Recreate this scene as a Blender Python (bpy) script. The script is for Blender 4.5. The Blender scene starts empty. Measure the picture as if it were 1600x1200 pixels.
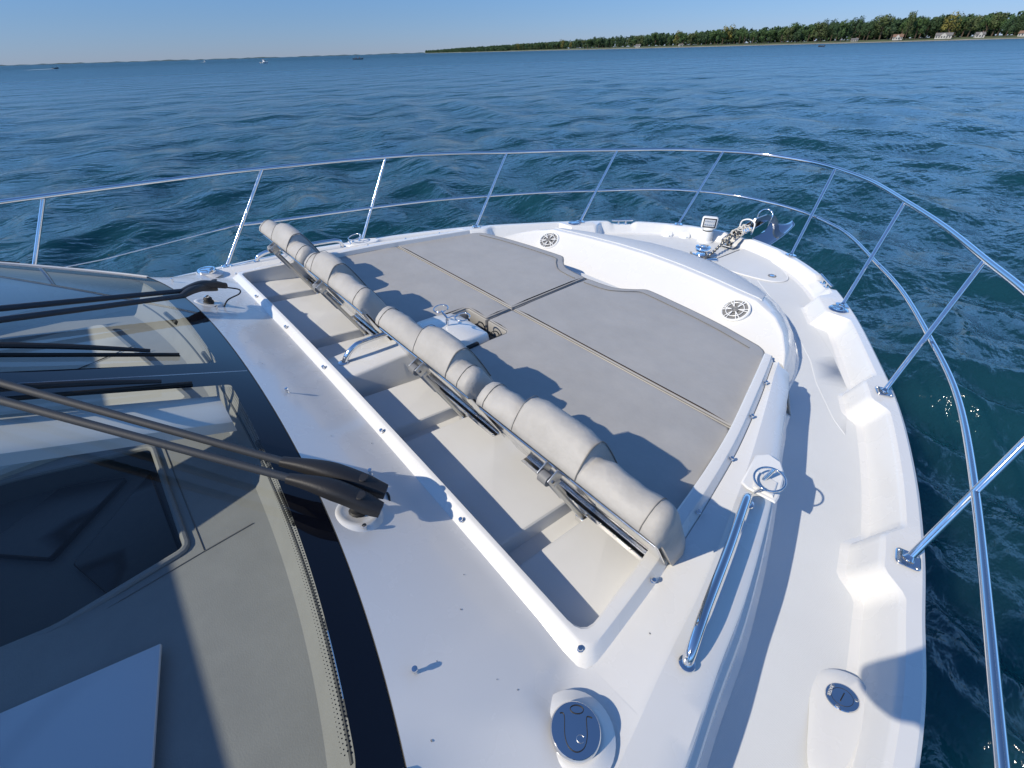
import bpy, bmesh, math, random
import numpy as np
from mathutils import Vector, Matrix, Quaternion
from mathutils.geometry import delaunay_2d_cdt
R_ = math.radians
random.seed(7); rng = np.random.default_rng(7)
S = bpy.context.scene
COL = S.collection
# ------------------------------------------------------------------ camera, sky, sun, exposure
UPB = Vector((-0.0216, -0.00087, 0.99977)).normalized()      # true up seen from the slightly heeled boat
QW = UPB.rotation_difference(Vector((0, 0, 1)))               # boat axes -> world axes
MW = QW.to_matrix()
CAMB = Vector((2.0, 0.0, 1.54))
cam = bpy.data.cameras.new('camera'); cam_o = bpy.data.objects.new('camera', cam); COL.objects.link(cam_o)
cam.sensor_width = 36.0; cam.lens = 715 / 1600 * 36; cam.clip_start = 0.03; cam.clip_end = 40000
right = Vector((0.649377, 0.760407, -0.009543)); upv = Vector((-0.452855, 0.396753, 0.798442)); fwd = Vector((-0.610927, 0.514168, -0.601996))
mc = Matrix((right, upv, -fwd)).transposed()
m4 = (MW @ mc).to_4x4(); m4.translation = MW @ CAMB
cam_o.matrix_world = m4
S.camera = cam_o
SUN_D = Vector((-0.150, -0.763, 0.629)).normalized()
sun_el = math.asin(SUN_D.z); sun_az = math.atan2(SUN_D.x, SUN_D.y)   # clockwise from +Y
W = bpy.data.worlds.new('World'); S.world = W; W.use_nodes = True
nt = W.node_tree; nt.nodes.clear()
wo = nt.nodes.new('ShaderNodeOutputWorld'); bg = nt.nodes.new('ShaderNodeBackground'); sky = nt.nodes.new('ShaderNodeTexSky')
sky.sky_type = 'NISHITA'; sky.sun_disc = False; sky.sun_elevation = sun_el; sky.sun_rotation = sun_az
sky.altitude = 100; sky.air_density = 1.0; sky.dust_density = 0.0; sky.ozone_density = 2.5
bg.inputs['Strength'].default_value = 0.135
# hand grading of sky by elevation: dimmer, bluer horizon; unseen higher band brightened to light water
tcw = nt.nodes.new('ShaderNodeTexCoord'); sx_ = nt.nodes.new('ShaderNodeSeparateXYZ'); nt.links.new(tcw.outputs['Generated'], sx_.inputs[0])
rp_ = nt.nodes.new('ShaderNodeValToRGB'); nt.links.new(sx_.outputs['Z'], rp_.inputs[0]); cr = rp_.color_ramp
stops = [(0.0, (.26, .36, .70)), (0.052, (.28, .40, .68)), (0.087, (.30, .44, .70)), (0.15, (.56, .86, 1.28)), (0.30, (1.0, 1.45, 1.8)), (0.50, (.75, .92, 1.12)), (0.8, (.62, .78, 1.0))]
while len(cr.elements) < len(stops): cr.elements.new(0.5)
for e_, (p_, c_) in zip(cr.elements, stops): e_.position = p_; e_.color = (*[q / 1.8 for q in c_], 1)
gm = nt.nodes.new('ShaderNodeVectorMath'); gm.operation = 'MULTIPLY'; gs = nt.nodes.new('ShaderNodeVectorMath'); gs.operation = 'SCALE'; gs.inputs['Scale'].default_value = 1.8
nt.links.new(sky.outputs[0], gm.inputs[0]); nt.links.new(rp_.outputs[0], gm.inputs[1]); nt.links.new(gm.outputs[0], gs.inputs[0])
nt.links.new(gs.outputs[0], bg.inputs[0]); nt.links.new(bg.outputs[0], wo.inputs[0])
sl = bpy.data.lights.new('sun', 'SUN'); sl.energy = 4.05; sl.angle = R_(0.53); sl.color = (1.0, 0.905, 0.75)
so = bpy.data.objects.new('sun', sl); COL.objects.link(so); so.rotation_euler = SUN_D.to_track_quat('Z', 'Y').to_euler(); so.location = (0, 0, 30)
S.view_settings.view_transform = 'Standard'; S.view_settings.look = 'None'; S.view_settings.exposure = 0.12; S.view_settings.gamma = 1.0
S.view_settings.use_curve_mapping = False
try:
    S.cycles.max_bounces = 8; S.cycles.transparent_max_bounces = 12; S.cycles.caustics_reflective = False; S.cycles.caustics_refractive = False
    S.cycles.sample_clamp_indirect = 4.0
except Exception: pass

# ------------------------------------------------------------------ materials
def lin(c):
    c = c / 255.0
    return c / 12.92 if c <= 0.04045 else ((c + 0.055) / 1.055) ** 2.4
def srgb(r, g, b): return (lin(r), lin(g), lin(b), 1)
MATS = {}
def mat(name, col, rough=0.5, metal=0.0, coat=0.0, bump=None, mottle=None, spec=None, ior=None, rvar=None, dots=None):
    """bump = (scale, strength, distance); mottle = (scale, amount); rvar = (scale, amount)"""
    m = bpy.data.materials.new(name); m.use_nodes = True; t = m.node_tree; b = t.nodes['Principled BSDF']
    b.inputs['Base Color'].default_value = (*col[:3], 1); b.inputs['Roughness'].default_value = rough; b.inputs['Metallic'].default_value = metal
    if coat: b.inputs['Coat Weight'].default_value = coat; b.inputs['Coat Roughness'].default_value = 0.06
    if spec is not None: b.inputs['Specular IOR Level'].default_value = spec
    if ior: b.inputs['IOR'].default_value = ior
    tc = t.nodes.new('ShaderNodeTexCoord')
    if bump:
        n = t.nodes.new('ShaderNodeTexNoise'); n.inputs['Scale'].default_value = bump[0]; n.inputs['Detail'].default_value = 4
        bp = t.nodes.new('ShaderNodeBump'); bp.inputs['Strength'].default_value = bump[1]; bp.inputs['Distance'].default_value = bump[2]
        t.links.new(tc.outputs['Object'], n.inputs['Vector']); t.links.new(n.outputs['Fac'], bp.inputs['Height']); t.links.new(bp.outputs[0], b.inputs['Normal'])
    if dots:
        v = t.nodes.new('ShaderNodeTexVoronoi'); v.inputs['Scale'].default_value = dots[0]; v.inputs['Randomness'].default_value = 0.135
        bp = t.nodes.new('ShaderNodeBump'); bp.inputs['Strength'].default_value = dots[1]; bp.inputs['Distance'].default_value = dots[2]
        t.links.new(tc.outputs['Object'], v.inputs['Vector']); t.links.new(v.outputs['Distance'], bp.inputs['Height']); t.links.new(bp.outputs[0], b.inputs['Normal'])
    if mottle:
        n = t.nodes.new('ShaderNodeTexNoise'); n.inputs['Scale'].default_value = mottle[0]; n.inputs['Detail'].default_value = 6; n.inputs['Roughness'].default_value = 0.65
        mp = t.nodes.new('ShaderNodeMapRange'); mp.inputs['From Min'].default_value = 0.3; mp.inputs['From Max'].default_value = 0.7
        mp.inputs['To Min'].default_value = 1 - mottle[1]; mp.inputs['To Max'].default_value = 1 + mottle[1] * 0.6
        mx = t.nodes.new('ShaderNodeVectorMath'); mx.operation = 'SCALE'; mx.inputs[0].default_value = col[:3]
        t.links.new(tc.outputs['Object'], n.inputs['Vector']); t.links.new(n.outputs['Fac'], mp.inputs['Value']); t.links.new(mp.outputs[0], mx.inputs['Scale']); t.links.new(mx.outputs[0], b.inputs['Base Color'])
    if rvar:
        n = t.nodes.new('ShaderNodeTexNoise'); n.inputs['Scale'].default_value = rvar[0]; n.inputs['Detail'].default_value = 5
        mp = t.nodes.new('ShaderNodeMapRange'); mp.inputs['From Min'].default_value = 0.35; mp.inputs['From Max'].default_value = 0.65
        mp.inputs['To Min'].default_value = rough; mp.inputs['To Max'].default_value = rough + rvar[1]
        t.links.new(tc.outputs['Object'], n.inputs['Vector']); t.links.new(n.outputs['Fac'], mp.inputs['Value']); t.links.new(mp.outputs[0], b.inputs['Roughness'])
    MATS[name] = m
    return m
gel = mat('white_gelcoat', (0.74, 0.735, 0.715), 0.2, coat=0.4, mottle=(3.0, 0.015), rvar=(6, 0.12), bump=(2.5, 0.02, 0.01))
skid = mat('nonskid_gelcoat', (0.66, 0.675, 0.68), 0.5, mottle=(2.5, 0.03), dots=(160, 0.35, 0.002))
welld = mat('locker_gelcoat', (0.77, 0.77, 0.755), 0.35, mottle=(4, 0.03), rvar=(8, 0.2))
fab = mat('grey_vinyl', (0.42, 0.405, 0.38), 0.58, mottle=(7, 0.12), bump=(14, 0.35, 0.02))
padf = mat('sunpad_vinyl', (0.37, 0.362, 0.348), 0.55, mottle=(5, 0.08), bump=(7, 0.2, 0.02))
piping = mat('vinyl_piping', (0.17, 0.165, 0.155), 0.6)
padpipe = mat('pale_piping', (0.36, 0.345, 0.31), 0.6)
chrome = mat('polished_steel', (0.80, 0.80, 0.80), 0.055, metal=1.0, rvar=(20, 0.05))
satin = mat('satin_alloy', (0.55, 0.55, 0.54), 0.32, metal=0.9)
steel = mat('galvanised_chain', (0.30, 0.29, 0.27), 0.4, metal=0.8, mottle=(60, 0.4))
blk = mat('black_plastic', (0.016, 0.016, 0.018), 0.55, bump=(180, 0.25, 0.002))
rub = mat('black_rubber', (0.012, 0.012, 0.012), 0.6)
armm = mat('wiper_arm_paint', (0.030, 0.036, 0.046), 0.65, bump=(220, 0.2, 0.002))
fritm = mat('black_glass_border', (0.004, 0.005, 0.009), 0.04, spec=0.55)
wht = mat('white_plastic', (0.78, 0.78, 0.76), 0.3)
grl = mat("speaker_dark", (0.19, 0.19, 0.19), 0.5)
dashm = mat('dash_vinyl', (0.30, 0.305, 0.295), 0.6, mottle=(9, 0.08), bump=(220, 0.3, 0.002))
dash2 = mat('dash_vinyl_dark', (0.09, 0.092, 0.088), 0.6, mottle=(9, 0.08), bump=(220, 0.3, 0.002))
cream = mat('cabin_cream_vinyl', (0.62, 0.60, 0.52), 0.55, mottle=(5, 0.05))
scrn = mat('dark_screen', (0.022, 0.017, 0.013), 0.35, mottle=(40, 0.3))
papr = mat('pale_panel', (0.74, 0.78, 0.84), 0.12)
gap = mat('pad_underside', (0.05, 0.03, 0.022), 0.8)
lens = mat('lamp_lens', (0.62, 0.64, 0.66), 0.12, dots=(150, 0.8, 0.01))
rope = mat('white_rope', (0.62, 0.60, 0.55), 0.8, bump=(300, 0.6, 0.003))
bark = mat('bark', (0.09, 0.065, 0.045), 0.9)
# tinted windscreen glass: real glass-like mix of tinted transmission and Fresnel gloss
glassm = bpy.data.materials.new('windscreen_glass'); glassm.use_nodes = True; t = glassm.node_tree; t.nodes.clear()
o = t.nodes.new('ShaderNodeOutputMaterial'); mx = t.nodes.new('ShaderNodeMixShader'); tr = t.nodes.new('ShaderNodeBsdfTransparent'); gl = t.nodes.new('ShaderNodeBsdfGlossy')
tr.inputs[0].default_value = (0.91, 0.93, 0.915, 1); gl.inputs['Roughness'].default_value = 0.0
ge = t.nodes.new('ShaderNodeNewGeometry'); dt = t.nodes.new('ShaderNodeVectorMath'); dt.operation = 'DOT_PRODUCT'; t.links.new(ge.outputs['Normal'], dt.inputs[0]); t.links.new(ge.outputs['Incoming'], dt.inputs[1])
def mth(op, a, b_=None):
    n = t.nodes.new('ShaderNodeMath'); n.operation = op
    for i, q in enumerate((a, b_)):
        if q is None: continue
        if hasattr(q, 'links'): t.links.new(q, n.inputs[i])
        else: n.inputs[i].default_value = q
    return n.outputs[0]
sch = mth('ADD', mth('MULTIPLY', mth('POWER', mth('SUBTRACT', 1.0, mth('ABSOLUTE', dt.outputs['Value'])), 5.0), 0.95), 0.05)
t.links.new(sch, mx.inputs[0]); t.links.new(tr.outputs[0], mx.inputs[1]); t.links.new(gl.outputs[0], mx.inputs[2]); t.links.new(mx.outputs[0], o.inputs[0])

# ------------------------------------------------------------------ object helpers
def tag(o, label=None, cat=None, group=None, kind=None):
    if label: o['label'] = label
    if cat: o['category'] = cat
    if group: o['group'] = group
    if kind: o['kind'] = kind
    return o
def mesh(name, verts, faces, m=None, parent=None, smooth=True, angle=40, loc=None, mats=None, fmat=None):
    me = bpy.data.meshes.new(name)
    off = Vector(loc) if loc is not None else Vector((0, 0, 0))
    me.from_pydata([tuple(Vector(v) - off) for v in verts], [], [tuple(f) for f in faces])
    bm = bmesh.new(); bm.from_mesh(me)
    bmesh.ops.remove_doubles(bm, verts=bm.verts, dist=1e-5)
    bmesh.ops.recalc_face_normals(bm, faces=bm.faces)
    if smooth:
        for f in bm.faces: f.smooth = True
        for e in bm.edges:
            if len(e.link_faces) == 2 and e.calc_face_angle(0) > R_(angle): e.smooth = False
    bm.to_mesh(me); bm.free()
    if m: me.materials.append(m)
    o = bpy.data.objects.new(name, me); COL.objects.link(o)
    if parent is not None: o.parent = parent
    o.location = off
    return o
def boat_thing(o):
    """a loose thing lying on the boat: same heel as the boat"""
    o.location = MW @ Vector(o.location); o.rotation_mode = 'QUATERNION'; o.rotation_quaternion = QW
    return o
class MB:
    def __init__(s): s.v = []; s.f = []
    def add(s, v, f):
        n = len(s.v); s.v += [tuple(p) for p in v]; s.f += [tuple(i + n for i in q) for q in f]; return s
    def build(s, name, m, parent=None, **k): return mesh(name, s.v, s.f, m, parent, **k)
def catmull(P, n=8, closed=False):
    P = [Vector(p) for p in P]; out = []; N = len(P)
    rngi = range(N if closed else N - 1)
    for i in rngi:
        if closed: a, b, c, d = P[(i - 1) % N], P[i], P[(i + 1) % N], P[(i + 2) % N]
        else: a, b, c, d = P[max(i - 1, 0)], P[i], P[i + 1], P[min(i + 2, N - 1)]
        for k in range(n):
            t = k / n
            out.append(0.5 * ((2 * b) + (c - a) * t + (2 * a - 5 * b + 4 * c - d) * t * t + (3 * b - a - 3 * c + d) * t ** 3))
    if not closed: out.append(P[-1])
    return out
def tube_geo(path, r, seg=12, closed=False, cap=True, flat=1.0):
    P = [Vector(p) for p in path]; n = len(P); V = []; Fc = []
    rr = r if hasattr(r, '__len__') else [r] * n
    T = []
    for i in range(n):
        a = P[(i - 1) % n] if (closed or i > 0) else P[0]; b = P[(i + 1) % n] if (closed or i < n - 1) else P[-1]
        T.append((b - a).normalized())
    ref = Vector((0, 0, 1)) if abs(T[0].z) < 0.9 else Vector((1, 0, 0))
    N = (ref - T[0] * ref.dot(T[0])).normalized()
    for i in range(n):
        N = (N - T[i] * N.dot(T[i])).normalized(); B = T[i].cross(N)
        for k in range(seg):
            a = 2 * math.pi * k / seg
            V.append(P[i] + N * (math.cos(a) * rr[i] * flat) + B * (math.sin(a) * rr[i]))
    for i in range(n if closed else n - 1):
        j = (i + 1) % n
        for k in range(seg): Fc.append((i * seg + k, i * seg + (k + 1) % seg, j * seg + (k + 1) % seg, j * seg + k))
    if cap and not closed:
        Fc.append(tuple(range(seg - 1, -1, -1))); Fc.append(tuple((n - 1) * seg + k for k in range(seg)))
    return V, Fc
def tube(name, path, r, m, parent=None, seg=12, closed=False, **k):
    v, f = tube_geo(path, r, seg, closed); return mesh(name, v, f, m, parent, **k)
def basis(axis):
    z = Vector(axis).normalized(); x = Vector((0, 0, 1)).cross(z)
    if x.length < 1e-3: x = Vector((1, 0, 0))
    x.normalize(); return x, z.cross(x), z
def lathe_geo(c, prof, axis=(0, 0, 1), seg=28, sx=1.0):
    x, y, z = basis(axis); c = Vector(c); V = []; Fc = []
    for (r, h) in prof:
        for k in range(seg):
            a = 2 * math.pi * k / seg; V.append(c + x * (r * sx * math.cos(a)) + y * (r * math.sin(a)) + z * h)
    n = len(prof)
    for i in range(n - 1):
        for k in range(seg): Fc.append((i * seg + k, i * seg + (k + 1) % seg, (i + 1) * seg + (k + 1) % seg, (i + 1) * seg + k))
    Fc.append(tuple(range(seg))); Fc.append(tuple((n - 1) * seg + k for k in range(seg)))
    return V, Fc
def lathe(name, c, prof, m, parent=None, axis=(0, 0, 1), seg=28, **k):
    v, f = lathe_geo(c, prof, axis, seg); return mesh(name, v, f, m, parent, **k)
def box_geo(c, s, rot=None, bev=0.0):
    c = Vector(c); bm = bmesh.new(); bmesh.ops.create_cube(bm, size=1)
    for v in bm.verts: v.co = Vector((v.co.x * s[0], v.co.y * s[1], v.co.z * s[2]))
    if bev: bmesh.ops.bevel(bm, geom=bm.edges[:], offset=bev, segments=3, affect='EDGES', profile=0.5)
    if rot is not None:
        for v in bm.verts: v.co = rot @ v.co
    V = [v.co + c for v in bm.verts]; bm.verts.index_update(); Fc = [tuple(v.index for v in f.verts) for f in bm.faces]; bm.free(); return V, Fc
def box(name, c, s, m, parent=None, rot=None, bev=0.0, **k):
    v, f = box_geo(c, s, rot, bev); return mesh(name, v, f, m, parent, **k)
def frame(axis, up=(0, 0, 1)):
    """rotation matrix whose local Y looks along axis"""
    y = Vector(axis).normalized(); x = y.cross(Vector(up)).normalized(); z = x.cross(y); return Matrix((x, y, z)).transposed()
def loft_geo(rings, closed=False, caps=False):
    V = []; Fc = []; n = len(rings[0])
    for r in rings: V += [tuple(p) for p in r]
    for i in range(len(rings) - 1):
        for k in range(n if closed else n - 1):
            j = (k + 1) % n; Fc.append((i * n + k, i * n + j, (i + 1) * n + j, (i + 1) * n + k))
    if caps: Fc.append(tuple(range(n))); Fc.append(tuple((len(rings) - 1) * n + k for k in range(n)))
    return V, Fc
def inpoly(x, y, P):
    c = False; j = len(P) - 1
    for i in range(len(P)):
        if (P[i][1] > y) != (P[j][1] > y) and x < (P[j][0] - P[i][0]) * (y - P[i][1]) / (P[j][1] - P[i][1]) + P[i][0]: c = not c
        j = i
    return c
def patch_geo(outer, holes, zf, grid=0.06):
    """triangulated sheet bounded by outer, with holes, lifted to zf(x,y)"""
    pts = []; edges = []
    def loop(L):
        n0 = len(pts); R = []
        for i, p in enumerate(L):
            q = L[(i + 1) % len(L)]; d = math.hypot(q[0] - p[0], q[1] - p[1]); k = max(1, int(d / grid))
            for a in range(k): R.append((p[0] + (q[0] - p[0]) * a / k, p[1] + (q[1] - p[1]) * a / k))
        pts.extend(Vector(p) for p in R)
        edges.extend((n0 + i, n0 + (i + 1) % len(R)) for i in range(len(R)))
    loop(outer)
    for h in holes: loop(h)
    xs = [p[0] for p in outer]; ys = [p[1] for p in outer]
    nb = len(pts); B = np.array([(p.x, p.y) for p in pts])
    y = min(ys) + grid * 0.5; r = 0
    while y < max(ys):
        x = min(xs) + grid * (0.5 if r % 2 else 1.0)
        while x < max(xs):
            if inpoly(x, y, outer) and not any(inpoly(x, y, h) for h in holes) and np.min((B[:, 0] - x) ** 2 + (B[:, 1] - y) ** 2) > (grid * 0.45) ** 2: pts.append(Vector((x, y)))
            x += grid
        y += grid; r += 1
    vs, es, fs, *_ = delaunay_2d_cdt(pts, edges, [], 0, 1e-6)
    F2 = []
    for f in fs:
        cx = sum(vs[i].x for i in f) / len(f); cy = sum(vs[i].y for i in f) / len(f)
        if inpoly(cx, cy, outer) and not any(inpoly(cx, cy, h) for h in holes): F2.append(tuple(f))
    return [(v.x, v.y, zf(v.x, v.y)) for v in vs], F2
def rounded(P, r, n=5):
    out = []; N = len(P)
    for i in range(N):
        a, b, c = Vector(P[i - 1][:2]), Vector(P[i][:2]), Vector(P[(i + 1) % N][:2])
        rr = r[i] if hasattr(r, '__len__') else r
        d1 = (a - b); d2 = (c - b); l = min(rr, d1.length * 0.45, d2.length * 0.45)
        if l < 1e-4: out.append(tuple(b)); continue
        p = b + d1.normalized() * l; q = b + d2.normalized() * l
        for k in range(n + 1):
            t = k / n; out.append(tuple((1 - t) ** 2 * p + 2 * t * (1 - t) * b + t * t * q))
    return out
def offset_poly(P, d):
    """inward offset (positive = inward for a CCW loop)"""
    N = len(P); out = []
    for i in range(N):
        a, b, c = Vector(P[i - 1]), Vector(P[i]), Vector(P[(i + 1) % N])
        e1 = (b - a).normalized(); e2 = (c - b).normalized(); n1 = Vector((-e1.y, e1.x)); n2 = Vector((-e2.y, e2.x))
        n = n1 + n2
        if n.length < 1e-4: n = n1
        n.normalize(); k = 1 / max(0.5, n.dot(n1)); out.append(tuple(b + n * d * k))
    return out
def ccw(P):
    a = sum(P[i][0] * P[(i + 1) % len(P)][1] - P[(i + 1) % len(P)][0] * P[i][1] for i in range(len(P)))
    return P if a > 0 else P[::-1]
def mirx(P): return [(-p[0], *p[1:]) for p in P]
itp = lambda x, X, Y: float(np.interp(x, X, Y))

# ================================================================== THE YACHT
yacht = bpy.data.objects.new('motor_yacht', None); COL.objects.link(yacht)
yacht.rotation_mode = 'QUATERNION'; yacht.rotation_quaternion = QW
tag(yacht, 'white motor yacht seen over its foredeck, with sun pad, raised backrests and stainless bow rail', 'yacht')
Y = yacht
# ---- hull edge (starboard half, from aft to stem)
HE = [(2.56, -6.0), (2.56, -3.0), (2.545, -1.0), (2.50, 0.2), (2.417, 1.052), (2.311, 1.525), (2.231, 1.837), (2.104, 2.227), (1.921, 2.678), (1.689, 3.129), (1.365, 3.70), (1.00, 4.20), (0.60, 4.535), (0.33, 4.655), (0.12, 4.71), (0.0, 4.715)]
half = catmull([(x, y, 0) for x, y in HE], 14)
zg = lambda y: itp(y, [-3, 1.7, 2.8, 3.75, 4.54, 4.8], [0.015, 0.012, 0.008, -0.02, -0.05, -0.055])
ZD = lambda y: itp(y, [-3, 2.5, 3.7, 4.6], [-0.12, -0.12, -0.13, -0.135])
full = [Vector((-p.x, p.y, 0)) for p in half][:-1] + [p.copy() for p in half[::-1]]    # port aft -> stem -> starboard aft
# resample evenly
L = [0.0]
for i in range(1, len(full)): L.append(L[-1] + (full[i] - full[i - 1]).length)
NS = 900; ax = np.interp(np.linspace(0, L[-1], NS), L, [p.x for p in full]); ay = np.interp(np.linspace(0, L[-1], NS), L, [p.y for p in full])
Lh = L[-1] / 2; arc = np.linspace(0, L[-1], NS)
def smo(x): x = max(0, min(1, x)); return x * x * (3 - 2 * x)
def edge_at(y):   # arclength distance from stem for starboard point with given y
    i = int(np.argmin(np.abs(ay[NS // 2:] - y))) + NS // 2
    return abs(arc[i] - Lh)
ST_Y = [4.54, 3.76, 2.79, 1.706, 0.55, -0.75, -2.2, -3.8]
ST_S = [edge_at(y) for y in ST_Y]; CL_S = edge_at(4.14); CH_S = edge_at(3.0)
def capw(d, side):
    w = 0.072
    for i, s in enumerate(ST_S):
        hw = 0.075 if i else 0.04; amp = 0.068 if i else 0.02
        if i == 1: hw = 0.13; amp = 0.12
        w += amp * smo((hw + 0.11 - abs(d - s)) / 0.11)
    return w
def capdrop(d):
    return 0.03 * smo((0.14 - abs(d - CL_S)) / 0.025)
rings = []; footP = []; capin = []
for i in range(NS):
    a = max(i - 1, 0); b = min(i + 1, NS - 1)
    T = Vector((ax[b] - ax[a], ay[b] - ay[a])).normalized(); n = Vector((T.y, -T.x))   # inboard (travel port->bow->stbd, inboard on right)
    d = abs(arc[i] - Lh); w = capw(d, 0); z = zg(ay[i]) - capdrop(d); zd = ZD(ay[i]); P = Vector((ax[i], ay[i]))
    if d < 0.16: z -= 0.02 * smo((0.16 - d) / 0.08)
    Q = lambda o, h: (P.x + n.x * o, P.y + n.y * o, h)
    flare = 0.25 + 0.5 * smo((2.8 - d) / 2.8)
    rings.append([Q(flare, -1.9), Q(flare * 0.45, -1.0), Q(0.06, -0.28), Q(0.012, -0.24), Q(-0.012, -0.2), Q(-0.012, -0.15), Q(0.01, -0.12), Q(0.0, z - 0.022), Q(0.004, z - 0.008), Q(0.016, z), Q(w - 0.012, z + 0.004), Q(w, z - 0.002), Q(w + 0.008, z - 0.012), Q(w + 0.05, zd + 0.03), Q(w + 0.062, zd + 0.009), Q(w + 0.09, zd), Q(w + 0.105, zd - 0.02)])
    footP.append(Q(w + 0.09, zd)); capin.append(Q(w, z))
v, f = loft_geo(rings)
hull = mesh('hull', v, f, gel, Y, angle=28)
# ---- main deck sheet between the two feet
deck_out = ccw([(p[0], p[1]) for p in footP])
v, f = patch_geo(deck_out, [], lambda x, y: ZD(y) , 0.25)
mesh('deck', v, f, skid, Y)
# raised non-skid panels
def plate(name, P, zf, th, m, parent, grid=0.15, bev=0.004):
    P = ccw(P); I = offset_poly(P, bev); v, f = patch_geo(I, [], lambda x, y: zf(x, y) + th, grid)
    n = len(v); N = len(P); mb = MB(); mb.add(v, f)
    A = [(p[0], p[1], zf(*p) - 0.002) for p in P]; B = [(p[0], p[1], zf(*p) + th - bev * 0.6) for p in P]; C2 = [(p[0], p[1], zf(*p) + th) for p in I]
    for X, Z in ((A, B), (B, C2)):
        mb.add(X + Z, [(i, (i + 1) % N, N + (i + 1) % N, N + i) for i in range(N)])
    return mb.build(name, m, parent, angle=30)
zdk = lambda x, y: ZD(y)
# ---- side-deck non-skid (starboard, mirrored)
cabfoot = [(2.20, -2.5), (2.18, -0.5), (2.13, 0.50), (2.055, 0.95), (1.93, 1.50), (1.80, 1.95), (1.70, 2.24)]
nsk = [(1.75, 2.30), (1.87, 1.90), (1.99, 1.50), (2.115, 0.95), (2.19, 0.4), (2.24, -0.5), (2.27, -2.4), (2.30, -2.4), (2.28, -0.5), (2.235, 0.3), (2.15, 0.82), (2.10, 0.98), (2.08, 1.12), (2.10, 1.30), (2.06, 1.60), (1.97, 1.93), (1.88, 2.18), (1.75, 2.48)]
for sgn in (1, -1):
    for P in ([(1.70, 2.52), (1.80, 2.42), (1.66, 2.86), (1.45, 3.20), (1.20, 3.52), (0.98, 3.80), (0.80, 3.90), (0.55, 3.98), (0.80, 3.72), (1.10, 3.40), (1.38, 3.02), (1.50, 2.80)],):
        PP = rounded(P, 0.03, 3)
        if sgn < 0: PP = mirx(PP)
        plate('nonskid_panel', PP, zdk, 0.0022, skid, Y)
# ---- windscreen surface
ybp = lambda x: 0.175 - 0.04 * x * x - 0.009 * x ** 4
wsz = lambda x, y: 0.392 - 0.055 * (x / 1.62) ** 2 + 0.385 * (ybp(x) - y)
xs = lambda t: 1.64 + 0.36 * (1 - math.exp(-1.9 * t))
# ---- coachroof top: sheet lofted between the locker rim foot (inner) and the cabin edge / windscreen base (outer)
edgeC = [(2.115, -2.6), (2.10, -0.4), (2.065, 0.20), (2.019, 0.509), (1.957, 0.775), (1.90, 1.05), (1.807, 1.38), (1.715, 1.658), (1.589, 2.001), (1.518, 2.202), (1.468, 2.309)]   # z .165
c3b = [(2.06, -2.6), (2.045, -0.4), (2.01, 0.20), (1.963, 0.442), (1.904, 0.71), (1.85, 0.98), (1.762, 1.32), (1.669, 1.641), (1.562, 1.961), (1.47, 2.20), (1.417, 2.326)]
c3 = [(2.01, -2.6), (1.995, -0.4), (1.955, 0.20), (1.913, 0.382), (1.854, 0.65), (1.80, 0.93), (1.71, 1.28), (1.626, 1.584), (1.512, 1.95), (1.43, 2.20), (1.392, 2.332)]
foot = [(1.372, 2.325), (1.42, 2.16), (1.481, 1.951), (1.572, 1.589), (1.628, 1.30), (1.662, 1.094), (1.695, 0.86), (1.713, 0.687), (1.728, 0.52), (1.725, 0.455)]
rimo = [(1.352, 2.325), (1.40, 2.16), (1.455, 1.951), (1.54, 1.62), (1.598, 1.33), (1.633, 1.10), (1.668, 0.86), (1.687, 0.70), (1.702, 0.54), (1.698, 0.487)]
rimi = [(1.315, 2.325), (1.36, 2.16), (1.415, 1.951), (1.50, 1.62), (1.556, 1.33), (1.59, 1.10), (1.625, 0.86), (1.645, 0.70), (1.66, 0.58), (1.645, 0.53)]
def cut(C, n): return catmull([(x, y, 0) for x, y in C], n)
# side strip: from rim foot to chamfer line, stations matched by y
def xat(C, y):
    c = sorted(cut(C, 6), key=lambda p: p.y); return itp(y, [p.y for p in c], [p.x for p in c])
ys_ = list(np.linspace(0.50, 2.322, 60)); mb = MB()
RZ = 0.172
for sg in (1, -1):
    rings = []
    for y in ys_:
        a, b, c_, e = xat(foot, y), xat(c3, y), xat(c3b, y), xat(edgeC, y)
        lift = 0.0
        rings.append([(sg * a, y, RZ), (sg * (a * 0.7 + b * 0.3), y, RZ + 0.004), (sg * (b * 0.9 + a * 0.1), y, RZ + 0.012), (sg * b, y, RZ + 0.014), (sg * (b * 0.96 + c_ * 0.04), y, RZ + 0.0135), (sg * c_, y, RZ - 0.004), (sg * (e - 0.010), y, 0.150), (sg * (e - 0.002), y, 0.143), (sg * e, y, 0.13)])
    mb.add(*loft_geo(rings))
    for y in [0.0]:
        rows = []
        for y in np.linspace(0.50, -2.5, 46):
            e, c_, b = xat(edgeC, y), xat(c3b, y), xat(c3, y)
            rows.append([(sg * b, y, RZ + 0.014), (sg * (b * 0.96 + c_ * 0.04), y, RZ + 0.0135), (sg * c_, y, RZ - 0.004), (sg * (e - 0.010), y, 0.150), (sg * (e - 0.002), y, 0.143), (sg * e, y, 0.13)])
        mb.add(*loft_geo(rows))
def seg_d(x, y, A, B):
    d = B - A; L2 = np.maximum((d ** 2).sum(1), 1e-9); t_ = np.clip(((x - A[:, 0]) * d[:, 0] + (y - A[:, 1]) * d[:, 1]) / L2, 0, 1); px_ = A[:, 0] + d[:, 0] * t_; py_ = A[:, 1] + d[:, 1] * t_
    q = (px_ - x) ** 2 + (py_ - y) ** 2; i = int(np.argmin(q)); return math.sqrt(q[i]), px_[i], py_[i]
cmb = lambda x: 0.052 * (1 - min(1.0, abs(x) / 1.68) ** 2)
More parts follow.
